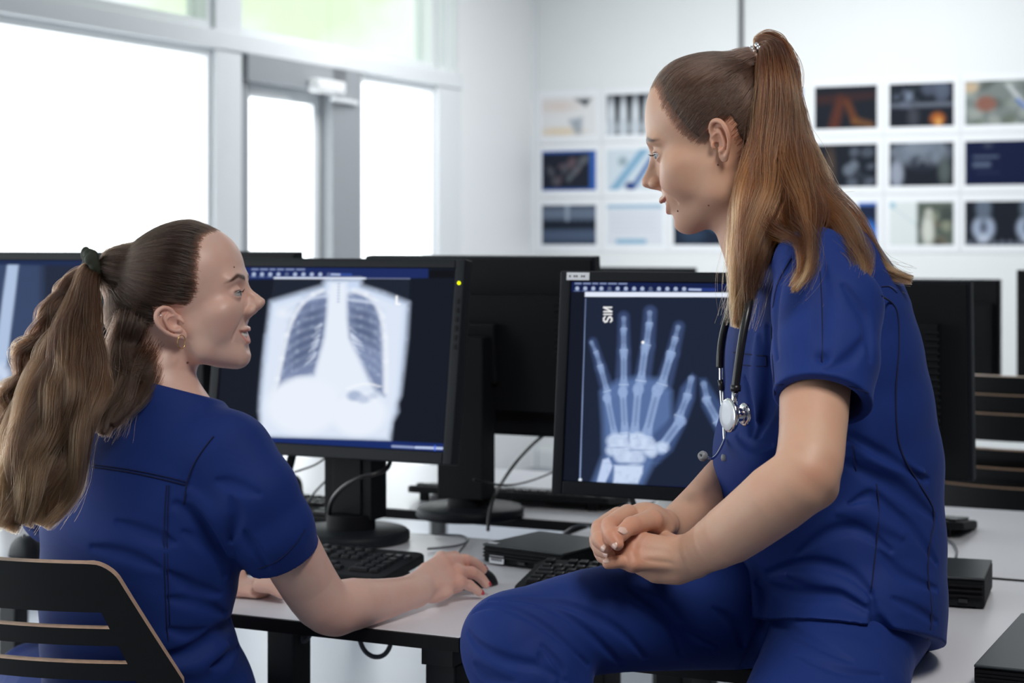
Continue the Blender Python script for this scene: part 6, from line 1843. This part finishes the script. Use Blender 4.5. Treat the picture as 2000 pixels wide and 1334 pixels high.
for w_, a_, pts in ((.008, .008, [(345, 985), (385, 1015), (420, 1070), (440, 1125)]), (.006, .005, [(425, 940), (460, 948), (505, 965)]), (.006, .005, [(452, 975), (462, 1010), (450, 1055)]),
                    (.008, .008, [(300, 1290), (370, 1275), (430, 1235), (470, 1190)]), (.007, .005, [(230, 1020), (290, 1045), (340, 1060)]), (.007, .004, [(180, 1070), (250, 1085), (310, 1110)]),
                    (.007, .005, [(330, 1120), (380, 1150), (430, 1160)]), (.007, .004, [(330, 1170), (390, 1180), (440, 1200)]), (.006, .004, [(360, 1040), (400, 1060), (430, 1090)]),
                    (.006, .004, [(480, 1040), (500, 1080), (520, 1110)]), (.006, .005, [(405, 1300), (440, 1290), (465, 1265)]), (.006, .004, [(330, 1230), (370, 1240), (400, 1230)]),
                    (.010, -.005, [(370, 960), (415, 1010), (450, 1080)]), (.010, -.005, [(320, 1310), (390, 1300), (440, 1262)])):
    fb.append((w_ * 1.3, a_ * 1.9, hits(sB, dens(pts), y0=1.9)))
for w_, a_, P_ in fb: sB.fold(P_[::3] if len(P_) > 8 else P_, w_, a_)
VS, FS = mesh_shape(sB, .0027)
print('SHAPE seated top', len(VS))
ownL(np_mesh('scrub_top', relax(VS, FS, 1), FS, M_SCRUB))
for r_, pts in ((.0009, [(180, 912), (240, 920), (300, 932), (362, 947)]), (.0006, [(180, 907), (240, 915), (300, 926), (363, 941)]), (.0007, [(326, 948), (321, 1020), (322, 1120), (326, 1220), (332, 1290)]),
                (.0006, [(331, 948), (327, 1020), (328, 1120), (332, 1220)]), (.0010, [(417, 852), (385, 895), (366, 940), (360, 985)]), (.0007, [(504, 1112), (545, 1094), (580, 1060), (597, 1033)])):
    ownL(seam('seam', sB, pts, r_, M_SEAM, None, .0002))

# ---- hair
def fieldB(P):
    x, y, z = P[:, 0], P[:, 1], P[:, 2]; ay = np.abs(y)
    xh = np.interp(z, [-75, -50, -30, -12, 6, 18, 30, 50, 70, 90, 110, 135], [-46, -38, -33, -28, -20, 10, 21, 27, 31, 39, 52, 60])
    xh = xh - 8 * np.exp(-((ay - 44) / 16) ** 2) * (z > 80)
    f = (x - xh) * .75
    ear = np.maximum(np.maximum(-(x + 31), x - 4), np.maximum(-(z + 36), z - 20)); ear = np.where(ay > 50, ear, 50)
    return np.maximum(f, -ear)
rsB = np.random.RandomState(21)
tieB = A(192, 521, 2.50)
TIEB = tuple(hB.local(np.array([tuple(tieB)], F4))[0])
P, *_ = scalp(rsB, skB, lambda p: fieldB(p) < 1.0 + rsB.randn(len(p)) * 3.4, TIEB, 17000, lift=6.0, jit_tie=6)
M_HAIR_B1 = hair_mat('dark brown combed hair', (.034, .018, .012), (.042, .023, .015), .24)
M_HAIR_B2 = hair_mat('light brown ponytail hair', (.060, .026, .014), (.185, .105, .052), .26)
M_HAIR_B3 = hair_mat('shaded brown hair', (.028, .012, .008), (.075, .038, .020), .28)
P2, *_ = scalp(rsB, skB, lambda p: (np.abs(fieldB(p) + 1) < 6.5) & ~((np.abs(p[:, 1]) > 48) & (p[:, 0] > -38) & (p[:, 0] < 9) & (p[:, 2] < 20)), TIEB, 9000, n=8, lift=2.0, short=lambda p: p[:, 2] > -500, jitter=3)
ownL(strands('scalp_hair', to_world(hB, P), .00021, .00016, M_HAIR_B1, None))
ownL(strands('hairline', to_world(hB, P2), .00013, .00004, M_HAIR_B1, None))
q_ = lambda *q: [tuple(tieB)] + [tuple(A(*p)) for p in q]
bl = [bundle(rsB, q_((168, 535, 2.49), (150, 600, 2.45), (120, 690, 2.41), (85, 790, 2.375), (60, 880, 2.345), (30, 960, 2.32), (5, 1035, 2.30)), [.009, .016, .026, .034, .040, .042, .038, .020], 5200, wave=.007, wl=.16, clumps=16, tip=.25),
      bundle(rsB, q_((176, 540, 2.475), (170, 610, 2.44), (165, 700, 2.395), (155, 800, 2.36), (140, 880, 2.34), (110, 960, 2.325), (75, 1025, 2.31)), [.009, .015, .024, .033, .037, .036, .030, .014], 5200, wave=.006, wl=.16, clumps=16, tip=.3),
      bundle(rsB, q_((172, 537, 2.48), (160, 605, 2.445), (143, 695, 2.395), (120, 795, 2.355), (98, 880, 2.335), (70, 955, 2.315), (42, 1025, 2.30)), [.009, .016, .026, .034, .040, .042, .036, .016], 4200, wave=.007, wl=.16, clumps=14, tip=.25),
      bundle(rsB, q_((160, 532, 2.50), (125, 570, 2.48), (85, 650, 2.45), (50, 740, 2.42), (20, 850, 2.39), (10, 950, 2.36)), [.006, .010, .014, .020, .026, .028, .018], 1100, wave=.009, wl=.08, clumps=10, tip=.4, fly=.4)]
two_tone('ponytail', bl, .00027, .00012, M_HAIR_B2, M_HAIR_B3, ownL)
nb_ = np.concatenate([bundle(rsB, [tuple(A(*p)) for p in ((312, 605, 2.50), (306, 650, 2.475), (290, 690, 2.455), (268, 740, 2.425), (245, 785, 2.395), (215, 830, 2.365))], [.018, .026, .028, .024, .008], 2200, n=26, wave=.003, clumps=12, fly=.1),
  bundle(rsB, [tuple(A(*p)) for p in ((275, 575, 2.49), (258, 630, 2.455), (245, 680, 2.45), (236, 740, 2.425), (222, 795, 2.39), (200, 850, 2.36))], [.024, .028, .028, .022, .008], 2200, n=26, wave=.003, clumps=12, fly=.1),
  bundle(rsB, [tuple(A(*p)) for p in ((250, 610, 2.50), (232, 660, 2.47), (228, 700, 2.44), (245, 730, 2.42), (285, 742, 2.41))], [.020, .018, .012, .010, .004], 420, n=26, wave=.005, clumps=10, fly=.3)])
ownL(strands('loose_hair', nb_, .00020, .00010, M_HAIR_B1, None))
cap = Shape(); cap.group(hair_cap(skB, lambda P: fieldB(P) + 6.5 + 1.8 * np.sin(P[:, 2] * 1.1) * np.sin(P[:, 1] * .9), 1.4), .002)
cap.cone(hB.world((-78, 2, 84)), tieB, .030, .011, .015)
cap.chain([tuple(tieB)] + [tuple(A(*p)) for p in ((170, 535, 2.49), (160, 605, 2.455), (142, 700, 2.41), (120, 800, 2.375), (100, 880, 2.35), (70, 950, 2.33))], [.005, .008, .016, .026, .030, .026, .010], .01, sub=3)
VH, FH = mesh_shape(cap, .003)
ownL(np_mesh('hair', relax(VH, FH, 1), FH, M_CAPB))
# scrunchie, hoop and ear cuff
M_OLIVE = mat('dark olive fabric', (.022, .026, .014), .75)
sc = Shape(); axs = (A(168, 535, 2.49) - hB.world((-80, 2, 84))).normalized(); e1 = axs.cross(Vector((0, 1, 0))).normalized(); e2 = axs.cross(e1)
ct_ = A(179, 523, 2.495)
for k in range(15):
    a_ = 2 * PI * k / 15; rr = .0165 + .0022 * (k % 3)
    sc.ell(ct_ + (e1 * math.cos(a_) + e2 * math.sin(a_)) * rr + axs * (.003 * ((k * 7) % 3 - 1)), (.0075 + .0015 * (k % 2), .0065, .0085 + .002 * ((k + 1) % 2)), .0025)
sc.ell(ct_ - axs * .004 + Vector((-.004, -.012, .012)), (.010, .006, .007), .003)
VC, FC = mesh_shape(sc, .0012)
ownL(np_mesh('scrunchie', VC, FC, M_OLIVE))
lobe = hB.world((-6, -74, -27))
hc = MB(); cpt = A(354.5, 668, 2.425)
hc.tube([cpt + Vector((.0042 * math.cos(t_), .006 * math.cos(t_), .0092 * math.sin(t_))) for t_ in [2 * PI * k / 32 for k in range(32)]], .0007, 8, closed=True)
ownL(hc.build('hoop_earring', M_GOLD))
hc = MB(); cpt = A(309, 613, 2.425)
hc.tube([cpt + Vector((.0042 * math.cos(t_), .002 * math.sin(t_), .0022 * math.sin(t_) - .001 * math.cos(t_))) for t_ in [2 * PI * k / 24 for k in range(24)]], .0006, 8, closed=True)
ownL(hc.build('ear_cuff', M_SILVER))
MS = mouse(.0, 2.9, -.6, 'black mouse under the seated woman\'s right hand', M_BLK)
p = onz(918, 1150, DZ); MS.location = (p.x - .006, p.y + .022, DZ); MS.rotation_euler = (0, 0, math.radians(-62))
